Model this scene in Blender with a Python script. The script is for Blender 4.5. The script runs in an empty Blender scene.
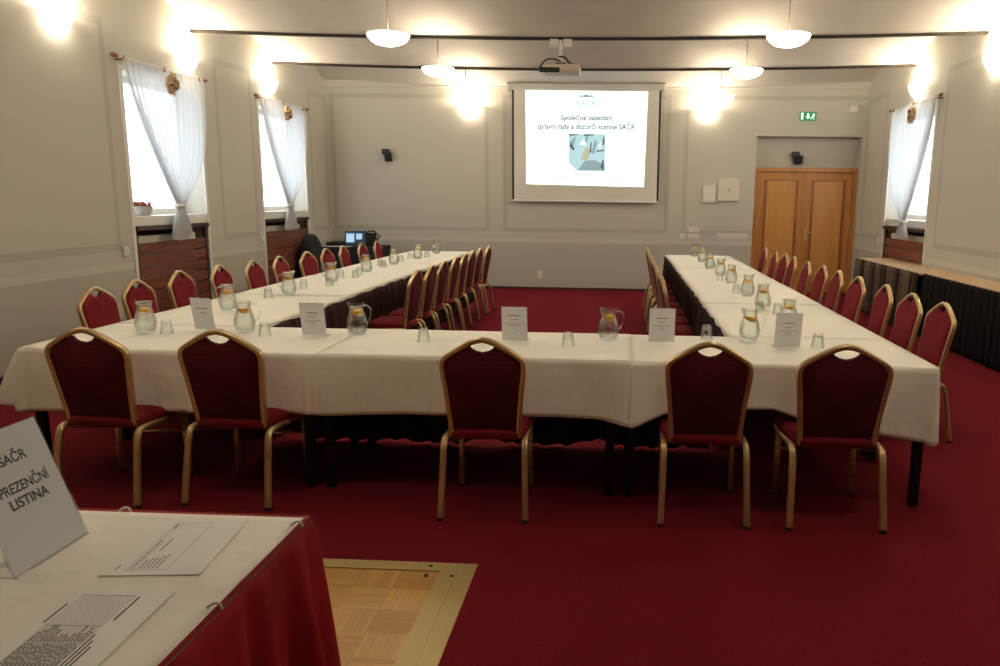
import bpy, bmesh, math, random
from mathutils import Vector, Matrix
random.seed(7)
SC = bpy.context.scene
C = SC.collection
PI = math.pi

# ---------------------------------------------------------------- camera
F_PX, CX, CY = 779.03, 80.6, 4.98
cam = bpy.data.objects.new('camera', bpy.data.cameras.new('camera'))
C.objects.link(cam)
rr = Vector((0.99854111, 0.05256388, 0.01235672))
uu = Vector((-0.02140878, 0.17531194, 0.98428014))
ff = Vector((-0.04957131, 0.98310872, -0.17618151))
m = Matrix((rr, uu, -ff)).transposed().to_4x4()
m.translation = Vector((0, 0, 1.5907))
cam.matrix_world = m
cam.data.sensor_width = 36
cam.data.lens = F_PX / 1000 * 36
cam.data.shift_x = -CX / 1000
cam.data.shift_y = CY / 1000
cam.data.clip_start = 0.05
SC.camera = cam
# ---------------------------------------------------------------- world and exposure
w = bpy.data.worlds.new('world'); SC.world = w; w.use_nodes = True
bg = w.node_tree.nodes['Background']
bg.inputs[0].default_value = (0.86, 0.93, 1.0, 1)
bg.inputs[1].default_value = 2.6
SC.view_settings.view_transform = 'Standard'
SC.view_settings.look = 'None'
SC.view_settings.exposure = 0.72
SC.view_settings.gamma = 1.0
SC.view_settings.use_curve_mapping = False
SCONCE_W, PEND_W = 27.0, 2.5
WARM = (1.0, 0.855, 0.64)

# room numbers
XL, XR, YB, YW, ZB = -5.16, 4.08, -1.9, 13.74, 3.48
BEAMS = [0.7, 2.9, 5.1, 7.3, 9.5, 11.7]
RISE = 0.30

# window light portals
def portal(x, y0, y1, z0, z1, sgn):
    l = bpy.data.lights.new('window_portal', 'AREA'); l.shape = 'RECTANGLE'
    l.size = z1 - z0; l.size_y = y1 - y0; l.cycles.is_portal = True
    o = bpy.data.objects.new('window_portal', l); C.objects.link(o)
    o.location = (x, (y0 + y1) / 2, (z0 + z1) / 2)
    o.rotation_euler = (0, sgn * -PI / 2, 0)
WINS = [('L', 8.08, 9.55, 2.83), ('L', 11.13, 12.7, 2.83), ('R', 10.79, 12.45, 2.86)]
for side, a, b, zt in WINS:
    if side == 'L': portal(XL - 0.36, a + .1, b - .1, 1.4, zt - .1, 1)
    else: portal(XR + 0.36, a + .1, b - .1, 1.4, zt - .1, -1)

# ---------------------------------------------------------------- materials
def mat(name, col, rough=.6, metal=0., **k):
    mt = bpy.data.materials.new(name); mt.use_nodes = True
    n = mt.node_tree.nodes; b = n['Principled BSDF']
    b.inputs['Base Color'].default_value = (*col, 1)
    b.inputs['Roughness'].default_value = rough
    b.inputs['Metallic'].default_value = metal
    for kk, v in k.items(): b.inputs[kk.replace('_', ' ')].default_value = v
    return mt
def N(mt, t, **k):
    n = mt.node_tree.nodes.new(t)
    for a, v in k.items(): setattr(n, a, v)
    return n
def L(mt, a, b): mt.node_tree.links.new(a, b)
def mathn(mt, op, a, b=None, c=None):
    n = N(mt, 'ShaderNodeMath', operation=op)
    for i, x in enumerate((a, b, c)):
        if x is None: continue
        if isinstance(x, (int, float)): n.inputs[i].default_value = x
        else: L(mt, x, n.inputs[i])
    return n.outputs[0]
def noisy(mt, c1, c2, scale=5., bump=0., bscale=None, coord='Object', stretch=(1, 1, 1), detail=4., dist=0.01):
    b = mt.node_tree.nodes['Principled BSDF']
    tc = N(mt, 'ShaderNodeTexCoord'); mp = N(mt, 'ShaderNodeMapping'); mp.inputs['Scale'].default_value = stretch
    L(mt, tc.outputs[coord], mp.inputs[0])
    nz = N(mt, 'ShaderNodeTexNoise'); nz.inputs['Scale'].default_value = scale; nz.inputs['Detail'].default_value = detail
    L(mt, mp.outputs[0], nz.inputs['Vector'])
    cr = N(mt, 'ShaderNodeValToRGB'); cr.color_ramp.elements[0].color = (*c1, 1); cr.color_ramp.elements[1].color = (*c2, 1)
    cr.color_ramp.elements[0].position = .3; cr.color_ramp.elements[1].position = .7
    L(mt, nz.outputs['Fac'], cr.inputs[0]); L(mt, cr.outputs[0], b.inputs['Base Color'])
    if bump:
        n2 = N(mt, 'ShaderNodeTexNoise'); n2.inputs['Scale'].default_value = bscale or scale * 4; n2.inputs['Detail'].default_value = 3
        L(mt, mp.outputs[0], n2.inputs['Vector'])
        bp = N(mt, 'ShaderNodeBump'); bp.inputs['Strength'].default_value = bump; bp.inputs['Distance'].default_value = dist
        L(mt, n2.outputs['Fac'], bp.inputs['Height']); L(mt, bp.outputs[0], b.inputs['Normal'])
    return mt

WALL_C = (0.54, 0.52, 0.45); BAND_C = (0.45, 0.43, 0.37); LOW_C = (0.47, 0.45, 0.385); LITE_C = (0.585, 0.565, 0.49)
def wall_mat(name, axis, rects, zlow=.80, zr0=.80, zr1=.99):
    """painted wall: darker dado, rail bands and thin frames painted round each panel (rects: u0,u1,z0,z1)"""
    mt = mat(name, WALL_C, .85); b = mt.node_tree.nodes['Principled BSDF']
    g = N(mt, 'ShaderNodeNewGeometry'); s = N(mt, 'ShaderNodeSeparateXYZ'); L(mt, g.outputs['Position'], s.inputs[0])
    U = s.outputs[axis]; Z = s.outputs[2]
    band = None
    for (u0, u1, z0, z1) in rects:
        du = mathn(mt, 'SUBTRACT', mathn(mt, 'ABSOLUTE', mathn(mt, 'SUBTRACT', U, (u0 + u1) / 2)), (u1 - u0) / 2)
        dz = mathn(mt, 'SUBTRACT', mathn(mt, 'ABSOLUTE', mathn(mt, 'SUBTRACT', Z, (z0 + z1) / 2)), (z1 - z0) / 2)
        d = mathn(mt, 'MAXIMUM', du, dz)
        k = mathn(mt, 'MULTIPLY', mathn(mt, 'LESS_THAN', d, 0), mathn(mt, 'GREATER_THAN', d, -.075))
        band = k if band is None else mathn(mt, 'MAXIMUM', band, k)
    rail = mathn(mt, 'MULTIPLY', mathn(mt, 'GREATER_THAN', Z, zr0), mathn(mt, 'LESS_THAN', Z, zr0 + .07))
    low = mathn(mt, 'LESS_THAN', Z, zlow)
    nz = N(mt, 'ShaderNodeTexNoise'); nz.inputs['Scale'].default_value = 1.3; L(mt, g.outputs['Position'], nz.inputs['Vector'])
    def mix(fac, a, c):
        x = N(mt, 'ShaderNodeMix', data_type='RGBA'); L(mt, fac, x.inputs[0])
        if isinstance(a, tuple): x.inputs[6].default_value = (*a, 1)
        else: L(mt, a, x.inputs[6])
        x.inputs[7].default_value = (*c, 1); return x.outputs[2]
    col = mix(mathn(mt, 'MULTIPLY', nz.outputs['Fac'], .25), WALL_C, (.49, .47, .40))
    if band is not None: col = mix(band, col, BAND_C)
    col = mix(low, col, LOW_C); col = mix(rail, col, LITE_C)
    L(mt, col, b.inputs['Base Color'])
    n2 = N(mt, 'ShaderNodeTexNoise'); n2.inputs['Scale'].default_value = 60; L(mt, g.outputs['Position'], n2.inputs['Vector'])
    bp = N(mt, 'ShaderNodeBump'); bp.inputs['Strength'].default_value = .12; bp.inputs['Distance'].default_value = .004
    L(mt, n2.outputs['Fac'], bp.inputs['Height']); L(mt, bp.outputs[0], b.inputs['Normal'])
    return mt

M = {}
M['wall_left'] = wall_mat('painted_wall_left', 1, [(-1.6, 3.0, 1.0, 3.28), (3.3, 7.85, 1.0, 3.28), (9.95, 10.95, 1.0, 3.28), (12.95, 13.70, 1.0, 3.28)])
M['wall_right'] = wall_mat('painted_wall_right', 1, [(-1.6, 5.0, 1.0, 3.28), (5.3, 10.50, 1.0, 3.28), (12.72, 13.70, 1.0, 3.28)])
M['wall_back'] = wall_mat('painted_wall_back', 0, [(-5.1, -2.32, 1.0, 3.33), (-2.08, .80, 1.0, 3.33), (1.03, 4.4, 1.0, 3.33)], .82, .82)
M['wall_plain'] = wall_mat('painted_wall_plain', 0, [])
M['ceiling'] = noisy(mat('ceiling_plaster', (.6, .56, .49), .9), (.47, .44, .39), (.50, .47, .42), 2., .1, 40)
M['cornice'] = mat('cornice_paint', (.54, .52, .46), .85)
M['beam'] = noisy(mat('beam_paint', (.03, .025, .02), .8, Specular_IOR_Level=.2), (.025, .02, .016), (.04, .032, .026), 8)
M['carpet'] = noisy(mat('red_carpet', (.20, .012, .02), 1., Specular_IOR_Level=.1), (.135, .006, .012), (.19, .010, .019), 90, .5, 260, 'Object')
M['baseboard'] = mat('dark_baseboard', (.03, .012, .01), .6)
M['white_paint'] = noisy(mat('white_gloss_paint', (.74, .72, .66), .4), (.72, .70, .64), (.76, .74, .68), 3)
M['cloth'] = noisy(mat('white_tablecloth', (.72, .68, .60), .8, Sheen_Weight=.2), (.79, .76, .67), (.82, .79, .70), 2.2, .6, 4.5, dist=.035)
M['skirt'] = noisy(mat('dark_brown_skirt', (.03, .015, .012), .9, Specular_IOR_Level=.15), (.028, .014, .011), (.045, .022, .018), 6, .2, 40)
M['black_skirt'] = noisy(mat('black_skirt', (.008, .007, .007), .9, Specular_IOR_Level=.15), (.006, .006, .006), (.012, .010, .010), 6)
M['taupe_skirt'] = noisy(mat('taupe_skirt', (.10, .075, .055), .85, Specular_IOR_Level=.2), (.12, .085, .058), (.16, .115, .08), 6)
def fold_shade(mt, c1, c2, k):
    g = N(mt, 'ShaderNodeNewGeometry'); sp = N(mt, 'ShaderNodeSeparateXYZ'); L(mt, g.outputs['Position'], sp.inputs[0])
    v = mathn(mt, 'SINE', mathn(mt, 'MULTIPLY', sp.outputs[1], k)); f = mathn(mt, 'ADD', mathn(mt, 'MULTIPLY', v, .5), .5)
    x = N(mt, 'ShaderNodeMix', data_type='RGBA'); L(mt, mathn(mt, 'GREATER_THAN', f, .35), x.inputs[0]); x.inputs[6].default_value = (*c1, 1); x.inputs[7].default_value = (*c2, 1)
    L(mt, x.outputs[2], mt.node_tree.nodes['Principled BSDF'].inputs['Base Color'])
fold_shade(M['taupe_skirt'], (.035, .025, .02), (.14, .10, .07), 68.)  # dark bands put the shade between the pleats into the colour
M['red_skirt'] = noisy(mat('red_table_skirt', (.25, .004, .006), .8, Specular_IOR_Level=.2), (.23, .003, .005), (.28, .005, .008), 3, .15, 30)
M['black_metal'] = mat('black_metal', (.012, .012, .013), .45, .6)
M['tabletop'] = noisy(mat('table_board', (.35, .25, .16), .6), (.32, .22, .14), (.38, .28, .18), 6, stretch=(1, 12, 1))
M['gold'] = noisy(mat('gold_frame', (.56, .40, .20), .30, .65), (.50, .35, .165), (.62, .45, .24), 12)
M['rubber'] = mat('black_rubber', (.01, .01, .01), .7)
def fabric(name, base, dotc):
    mt = mat(name, (.18, .01, .02), .9, Specular_IOR_Level=.2); b = mt.node_tree.nodes['Principled BSDF']
    tc = N(mt, 'ShaderNodeTexCoord'); s = N(mt, 'ShaderNodeSeparateXYZ'); L(mt, tc.outputs['Object'], s.inputs[0])
    def cell(o, k, off=0.):
        f = mathn(mt, 'FRACT', mathn(mt, 'ADD', mathn(mt, 'MULTIPLY', o, k), off)); return mathn(mt, 'ABSOLUTE', mathn(mt, 'SUBTRACT', f, .5))
    zy = mathn(mt, 'ADD', s.outputs[2], s.outputs[1])
    row = mathn(mt, 'FLOOR', mathn(mt, 'MULTIPLY', zy, 48.)); off = mathn(mt, 'MULTIPLY', row, .5)
    a = cell(s.outputs[0], 40., 0.); 
    f = mathn(mt, 'FRACT', mathn(mt, 'ADD', mathn(mt, 'MULTIPLY', s.outputs[0], 40.), off)); a = mathn(mt, 'ABSOLUTE', mathn(mt, 'SUBTRACT', f, .5))
    c = cell(zy, 48.)
    dot = mathn(mt, 'LESS_THAN', mathn(mt, 'ADD', mathn(mt, 'MULTIPLY', a, a), mathn(mt, 'MULTIPLY', c, c)), .022)
    x = N(mt, 'ShaderNodeMix', data_type='RGBA'); L(mt, dot, x.inputs[0]); x.inputs[6].default_value = (*base, 1); x.inputs[7].default_value = (*dotc, 1)
    L(mt, x.outputs[2], b.inputs['Base Color'])
    return mt
M['fabric'] = fabric('red_upholstery', (.17, .008, .015), (.19, .018, .017))
M['fabric_back'] = fabric('dark_patterned_upholstery', (.075, .005, .009), (.115, .022, .014))
M['wood_door'] = noisy(mat('orange_wood', (.5, .22, .07), .38), (.44, .17, .038), (.58, .26, .065), 3, stretch=(9, 9, .7))
M['wood_moulding'] = noisy(mat('dark_orange_moulding', (.3, .11, .03), .4), (.27, .09, .02), (.34, .13, .03), 3, stretch=(9, 9, .7))
M['wood_panel'] = noisy(mat('orange_wood_panel', (.5, .22, .07), .36), (.53, .23, .05), (.66, .32, .085), 2.5, stretch=(7, 7, .5))
M['wood_red'] = noisy(mat('reddish_brown_slats', (.19, .055, .03), .42), (.13, .034, .018), (.25, .078, .04), 3, stretch=(9, .8, 9))
M['wood_dark'] = noisy(mat('dark_shelf_wood', (.045, .018, .012), .45), (.035, .014, .01), (.06, .025, .016), 6)
M['dark'] = mat('dark_recess', (.02, .016, .013), .9)
M['wood_top'] = noisy(mat('beech_table_top', (.62, .44, .27), .5), (.56, .38, .22), (.66, .47, .30), 4, stretch=(8, .8, 1))
M['steel'] = mat('brushed_metal', (.5, .48, .44), .3, .9)
M['plastic'] = mat('cream_plastic', (.66, .62, .52), .4)
M['plastic_white'] = mat('white_plastic', (.75, .73, .68), .4)
M['black'] = mat('black_plastic', (.012, .012, .012), .5)
M['blackcloth'] = noisy(mat('black_cloth', (.008, .008, .009), .85), (.006, .006, .007), (.012, .012, .013), 5)
M['paper'] = mat('paper', (.78, .77, .74), .7)
M['card'] = mat('card_paper', (.78, .79, .82), .7)
M['ink'] = mat('grey_print', (.10, .10, .11), .7)
M['ink_soft'] = mat('pale_grey_print', (.30, .30, .31), .7)
M['lemon'] = mat('lemon', (.85, .48, .06), .4)
M['lemon_rind'] = mat('lemon_rind', (.75, .38, .02), .45)
M['terracotta'] = noisy(mat('rod_wood', (.22, .07, .035), .5), (.18, .05, .025), (.28, .10, .05), 20)
M['straw'] = noisy(mat('dried_straw', (.55, .38, .22), .8), (.46, .30, .16), (.66, .50, .33), 25)
M['dried_red'] = mat('dried_red_flower', (.30, .09, .06), .8)
M['wicker'] = noisy(mat('white_wicker', (.7, .7, .7), .6), (.55, .55, .56), (.8, .8, .8), 60, .6, 80)
M['cord'] = mat('lamp_cord', (.10, .09, .08), .5)
M['screen_cloth'] = mat('screen_cloth', (.70, .68, .60), .8)
M['housing'] = mat('screen_housing', (.55, .54, .48), .45)
M['brass'] = mat('brass_strip', (.52, .40, .17), .42, .45)
M['pvc'] = mat('projector_shell', (.60, .52, .42), .45)

def emis(name, col, s, base=None):
    mt = mat(name, base or col, .5); b = mt.node_tree.nodes['Principled BSDF']
    b.inputs['Emission Color'].default_value = (*col, 1); b.inputs['Emission Strength'].default_value = s
    return mt
M['lamp_glass'] = emis('lit_opal_glass', (1.0, .88, .70), 14.0)
M['slide'] = emis('projected_slide', (.84, 1.0, 1.0), .75, (.5, .5, .5))
M['slide_text'] = emis('slide_text', (.17, .20, .21), .42, (.04, .04, .04))
M['slide_pale'] = emis('slide_pale_cyan', (.50, .78, .82), .55, (.1, .1, .1))
M['slide_dark'] = emis('slide_dark_teal', (.05, .12, .16), .4, (.1, .1, .1))
M['slide_mid'] = emis('slide_mid_teal', (.28, .44, .46), .5, (.1, .1, .1))
M['slide_warm'] = emis('slide_warm', (.60, .60, .42), .5, (.1, .1, .1))
M['exit_green'] = emis('exit_green', (.01, .20, .07), .5, (.01, .15, .05))
M['exit_white'] = emis('exit_white', (.8, .95, .85), .5)
M['laptop_screen'] = emis('laptop_screen', (.012, .04, .08), .4, (.01, .02, .03))
M['laptop_window'] = emis('laptop_window', (.40, .65, .85), .5, (.2, .3, .4))
def clear(name, tr, rough, col=(1, 1, 1), ior=1.45, gloss=True):
    mt = bpy.data.materials.new(name); mt.use_nodes = True; nt = mt.node_tree; nt.nodes.clear()
    out = nt.nodes.new('ShaderNodeOutputMaterial'); t = nt.nodes.new('ShaderNodeBsdfTransparent'); t.inputs[0].default_value = (*col, 1)
    g = nt.nodes.new('ShaderNodeBsdfGlass'); g.inputs['IOR'].default_value = ior; g.inputs['Roughness'].default_value = rough; g.inputs[0].default_value = (*col, 1)
    mx = nt.nodes.new('ShaderNodeMixShader'); mx.inputs[0].default_value = tr
    nt.links.new(t.outputs[0], mx.inputs[1]); nt.links.new(g.outputs[0], mx.inputs[2]); nt.links.new(mx.outputs[0], out.inputs[0])
    return mt
M['glass'] = clear('clear_glass', .30, .0, (.96, .98, .97))
M['water'] = clear('water', .30, .0, (1, 1, 1), 1.33)
M['acrylic'] = clear('clear_acrylic', .25, .02, (.95, .96, .97), 1.3)
def pane_mat():
    mt = bpy.data.materials.new('window_glass'); mt.use_nodes = True; nt = mt.node_tree; nt.nodes.clear()
    out = nt.nodes.new('ShaderNodeOutputMaterial'); t = nt.nodes.new('ShaderNodeBsdfTransparent'); g = nt.nodes.new('ShaderNodeBsdfGlossy'); g.inputs['Roughness'].default_value = .02
    mx = nt.nodes.new('ShaderNodeMixShader'); mx.inputs[0].default_value = .06
    nt.links.new(t.outputs[0], mx.inputs[1]); nt.links.new(g.outputs[0], mx.inputs[2]); nt.links.new(mx.outputs[0], out.inputs[0]); return mt
M['pane'] = pane_mat()
def sheer():
    mt = bpy.data.materials.new('sheer_white_voile'); mt.use_nodes = True; nt = mt.node_tree; nt.nodes.clear()
    out = nt.nodes.new('ShaderNodeOutputMaterial'); t = nt.nodes.new('ShaderNodeBsdfTransparent')
    d = nt.nodes.new('ShaderNodeBsdfDiffuse'); d.inputs[0].default_value = (.82, .82, .80, 1)
    tr = nt.nodes.new('ShaderNodeBsdfTranslucent'); tr.inputs[0].default_value = (.60, .64, .68, 1)
    a = nt.nodes.new('ShaderNodeMixShader'); a.inputs[0].default_value = .45
    b = nt.nodes.new('ShaderNodeMixShader')
    lw = nt.nodes.new('ShaderNodeLayerWeight'); lw.inputs[0].default_value = .35
    mr = nt.nodes.new('ShaderNodeMapRange'); mr.inputs[3].default_value = .80; mr.inputs[4].default_value = .99
    nt.links.new(lw.outputs['Facing'], mr.inputs[0]); nt.links.new(mr.outputs[0], b.inputs[0])
    nt.links.new(d.outputs[0], a.inputs[1]); nt.links.new(tr.outputs[0], a.inputs[2])
    nt.links.new(t.outputs[0], b.inputs[1]); nt.links.new(a.outputs[0], b.inputs[2]); nt.links.new(b.outputs[0], out.inputs[0]); return mt
M['sheer'] = sheer()
def parquet():
    mt = mat('oak_mosaic_parquet', (.45, .27, .1), .38); b = mt.node_tree.nodes['Principled BSDF']
    g = N(mt, 'ShaderNodeNewGeometry'); s = N(mt, 'ShaderNodeSeparateXYZ'); L(mt, g.outputs['Position'], s.inputs[0])
    T = .165
    u = mathn(mt, 'DIVIDE', mathn(mt, 'ADD', s.outputs[0], 20 * T + .75), T); v_ = mathn(mt, 'DIVIDE', mathn(mt, 'ADD', s.outputs[1], 40 * T - 3.10), T)
    fu = mathn(mt, 'FRACT', u); fv = mathn(mt, 'FRACT', v_); iu = mathn(mt, 'FLOOR', u); iv = mathn(mt, 'FLOOR', v_)
    par = mathn(mt, 'MODULO', mathn(mt, 'ADD', iu, iv), 2.)
    st = mathn(mt, 'ADD', mathn(mt, 'MULTIPLY', par, fu), mathn(mt, 'MULTIPLY', mathn(mt, 'SUBTRACT', 1., par), fv))
    s7 = mathn(mt, 'MULTIPLY', st, 7.); si = mathn(mt, 'FLOOR', s7); sf = mathn(mt, 'FRACT', s7)
    cmb = N(mt, 'ShaderNodeCombineXYZ'); L(mt, iu, cmb.inputs[0]); L(mt, iv, cmb.inputs[1]); L(mt, si, cmb.inputs[2])
    wn = N(mt, 'ShaderNodeTexWhiteNoise', noise_dimensions='3D'); L(mt, cmb.outputs[0], wn.inputs[0])
    cm2 = N(mt, 'ShaderNodeCombineXYZ'); L(mt, iu, cm2.inputs[0]); L(mt, iv, cm2.inputs[1])
    w2 = N(mt, 'ShaderNodeTexWhiteNoise', noise_dimensions='3D'); L(mt, cm2.outputs[0], w2.inputs[0])
    f = mathn(mt, 'ADD', mathn(mt, 'MULTIPLY', wn.outputs[0], .45), mathn(mt, 'MULTIPLY', w2.outputs[0], .55))
    cr = N(mt, 'ShaderNodeValToRGB'); cr.color_ramp.elements[0].color = (.42, .21, .045, 1); cr.color_ramp.elements[1].color = (.66, .39, .115, 1)
    L(mt, f, cr.inputs[0])
    edge = mathn(mt, 'MAXIMUM', mathn(mt, 'LESS_THAN', sf, .05), mathn(mt, 'MAXIMUM', mathn(mt, 'LESS_THAN', fu, .012), mathn(mt, 'LESS_THAN', fv, .012)))
    x = N(mt, 'ShaderNodeMix', data_type='RGBA'); L(mt, mathn(mt, 'MULTIPLY', edge, .55), x.inputs[0]); L(mt, cr.outputs[0], x.inputs[6]); x.inputs[7].default_value = (.16, .08, .025, 1)
    L(mt, x.outputs[2], b.inputs['Base Color']); return mt
M['parquet'] = parquet()

# ---------------------------------------------------------------- geometry helpers
def obj(name, bm, m_, parent=None, smooth=False, loc=None):
    me = bpy.data.meshes.new(name); bm.normal_update(); bm.to_mesh(me); bm.free()
    o = bpy.data.objects.new(name, me); C.objects.link(o)
    for x in (m_ if isinstance(m_, (list, tuple)) else [m_]): me.materials.append(M[x] if isinstance(x, str) else x)
    if smooth:
        for p in me.polygons: p.use_smooth = True
    if parent: o.parent = parent
    if loc: o.location = loc
    return o
def thing(name, label, cat, loc=(0, 0, 0), rz=0, group=None):
    o = bpy.data.objects.new(name, None); C.objects.link(o); o.empty_display_size = .1
    o.location = loc; o.rotation_euler = (0, 0, rz); o['label'] = label; o['category'] = cat
    if group: o['group'] = group
    return o
def tag(o, label, cat, group=None, kind=None):
    o['label'] = label; o['category'] = cat
    if group: o['group'] = group
    if kind: o['kind'] = kind
    return o
def struct(o, label=None):
    o['kind'] = 'structure'
    if label: o['label'] = label
    return o
def copy_tree(o, parent=None):
    c = o.copy(); C.objects.link(c)
    if parent: c.parent = parent
    for ch in list(o.children): copy_tree(ch, c)
    return c
def box(bm, x0, x1, y0, y1, z0, z1, bev=0.):
    r = bmesh.ops.create_cube(bm, size=1.)
    for v in r['verts']:
        v.co = Vector(((x0 + x1) / 2 + v.co.x * (x1 - x0), (y0 + y1) / 2 + v.co.y * (y1 - y0), (z0 + z1) / 2 + v.co.z * (z1 - z0)))
    if bev:
        es = list({e for v in r['verts'] for e in v.link_edges})
        bmesh.ops.bevel(bm, geom=es, offset=bev, segments=2, affect='EDGES', profile=.5)
    return bm
def bx(*a, bev=0.):
    bm = bmesh.new(); box(bm, *a, bev=bev); return bm
def sweep(bm, pts, sec, closed=False, up=None, caps=True):
    """sweep a closed 2-D section along points with a fairly constant frame"""
    P = [Vector(p) for p in pts]; n = len(P); rings = []
    prev = None
    for i, p in enumerate(P):
        a = P[(i - 1) % n] if (closed or i > 0) else p; b = P[(i + 1) % n] if (closed or i < n - 1) else p
        t = (b - a).normalized()
        if up is not None: side = t.cross(Vector(up)).normalized()
        elif prev is None: side = t.cross(Vector((0, 0, 1)) if abs(t.z) < .9 else Vector((0, 1, 0))).normalized()
        else: side = (prev - t * prev.dot(t)).normalized()
        prev = side; u = side.cross(t).normalized()
        k = 1.
        if (closed or 0 < i < n - 1):
            c = (p - a).normalized().dot((b - p).normalized()); k = 1 / max(.6, math.sqrt(max(0, (1 + c) / 2)))
        rings.append([bm.verts.new(p + side * sx * k + u * sy) for sx, sy in sec])
    ns = len(sec)
    for i in range(n if closed else n - 1):
        A, B = rings[i], rings[(i + 1) % n]
        for j in range(ns): bm.faces.new((A[j], A[(j + 1) % ns], B[(j + 1) % ns], B[j]))
    if caps and not closed:
        bm.faces.new(rings[0][::-1]); bm.faces.new(rings[-1])
    return bm
def circ(r, n=10): return [(r * math.cos(2 * PI * i / n), r * math.sin(2 * PI * i / n)) for i in range(n)]
def tube(pts, r, n=10, closed=False): return sweep(bmesh.new(), pts, circ(r, n), closed)
def lathe(bm, prof, n=24, x=0, y=0, z=0, cap=True, fn=None):
    rings = []
    for r, h in prof:
        ring = []
        for i in range(n):
            a = 2 * PI * i / n; rr_, hh = (fn(r, h, a) if fn else (r, h))
            ring.append(bm.verts.new((x + rr_ * math.cos(a), y + rr_ * math.sin(a), z + hh)))
        rings.append(ring)
    for A, B in zip(rings, rings[1:]):
        for j in range(n): bm.faces.new((A[j], A[(j + 1) % n], B[(j + 1) % n], B[j]))
    if cap:
        bm.faces.new(rings[0][::-1]); bm.faces.new(rings[-1])
    return bm
def prism(bm, poly, axis, a, b):
    """extrude 2-D polygon between a and b along axis (0=x:(y,z) 1=y:(x,z) 2=z:(x,y))"""
    def P(p, t): return (t, p[0], p[1]) if axis == 0 else ((p[0], t, p[1]) if axis == 1 else (p[0], p[1], t))
    A = [bm.verts.new(P(p, a)) for p in poly]; B = [bm.verts.new(P(p, b)) for p in poly]
    n = len(poly)
    for j in range(n): bm.faces.new((A[j], A[(j + 1) % n], B[(j + 1) % n], B[j]))
    bm.faces.new(A[::-1]); bm.faces.new(B)
    bmesh.ops.recalc_face_normals(bm, faces=bm.faces)
    return bm
def arc_smooth(pts, it=2):
    P = [Vector(p) for p in pts]
    for _ in range(it):
        Q = [P[0]]
        for a, b in zip(P, P[1:]): Q += [a * .75 + b * .25, a * .25 + b * .75]
        Q.append(P[-1]); P = Q
    return P
def text(name, s, size, m_, parent, mtx, align='CENTER', ext=.0006, sx=1., bold=.02):
    cu = bpy.data.curves.new(name, 'FONT'); cu.body = s; cu.size = size; cu.align_x = align; cu.align_y = 'CENTER'; cu.extrude = ext; cu.offset = size * bold
    t = bpy.data.objects.new(name, cu); C.objects.link(t)
    bpy.context.view_layer.update()
    me = bpy.data.meshes.new_from_object(t.evaluated_get(bpy.context.evaluated_depsgraph_get()))
    bpy.data.objects.remove(t)
    o = bpy.data.objects.new(name, me); C.objects.link(o); me.materials.clear(); me.materials.append(M[m_])
    for v in me.vertices: v.co.x *= sx
    me.transform(mtx); o.parent = parent; return o

# ---------------------------------------------------------------- room shell
def sag(x):
    return .075 * max(0, 1 - ((x - (XL + XR) / 2) / ((XR - XL) / 2)) ** 2)
def vault_profile():
    ys = []
    sp = [YB] + BEAMS + [YW]
    pts = []
    for a, b in zip(sp, sp[1:]):
        L_ = b - a; rise = RISE * min(1, L_ / 2.2)
        for i in range(17):
            t = i / 16; pts.append((a + L_ * t, ZB + .02 + rise * (1 - (2 * t - 1) ** 2)))
    return pts
VP_ = vault_profile()
bm = bmesh.new()
NX_ = 24; xs_ = [XL - .4 + (XR - XL + .8) * i / NX_ for i in range(NX_ + 1)]
gr_ = [[bm.verts.new((x, y, z - sag(x))) for y, z in VP_] for x in xs_]
for i in range(NX_):
    for j in range(len(VP_) - 1): bm.faces.new((gr_[i][j], gr_[i][j + 1], gr_[i + 1][j + 1], gr_[i + 1][j]))
dn = [gr_[0], gr_[-1]]
up_ = [[bm.verts.new((x, y, 4.3)) for y in (YB, YW)] for x in (XL - .4, XR + .4)]
bm.faces.new((up_[0][0], up_[1][0], up_[1][1], up_[0][1]))
bm.faces.new([up_[0][0], up_[0][1]] + dn[0][::-1]); bm.faces.new([up_[1][1], up_[1][0]] + dn[1])
bm.faces.new([g_[0] for g_ in gr_] + [up_[1][0], up_[0][0]]); bm.faces.new([g_[-1] for g_ in gr_][::-1] + [up_[0][1], up_[1][1]])
bmesh.ops.triangulate(bm, faces=[f for f in bm.faces if len(f.verts) > 4])
bmesh.ops.recalc_face_normals(bm, faces=bm.faces)
struct(obj('ceiling', bm, 'ceiling'))
for k, y in enumerate(BEAMS):
    bm = sweep(bmesh.new(), [(XL + (XR - XL) * i / 24, y, ZB + .008 - sag(XL + (XR - XL) * i / 24)) for i in range(25)], [(-.03, -.012), (.03, -.012), (.03, .014), (-.03, .014)], up=(0, 0, 1))
    struct(obj('trim_%d' % (k + 1), bm, 'beam'), 'dark steel beam flange under the vaulted ceiling')

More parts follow.
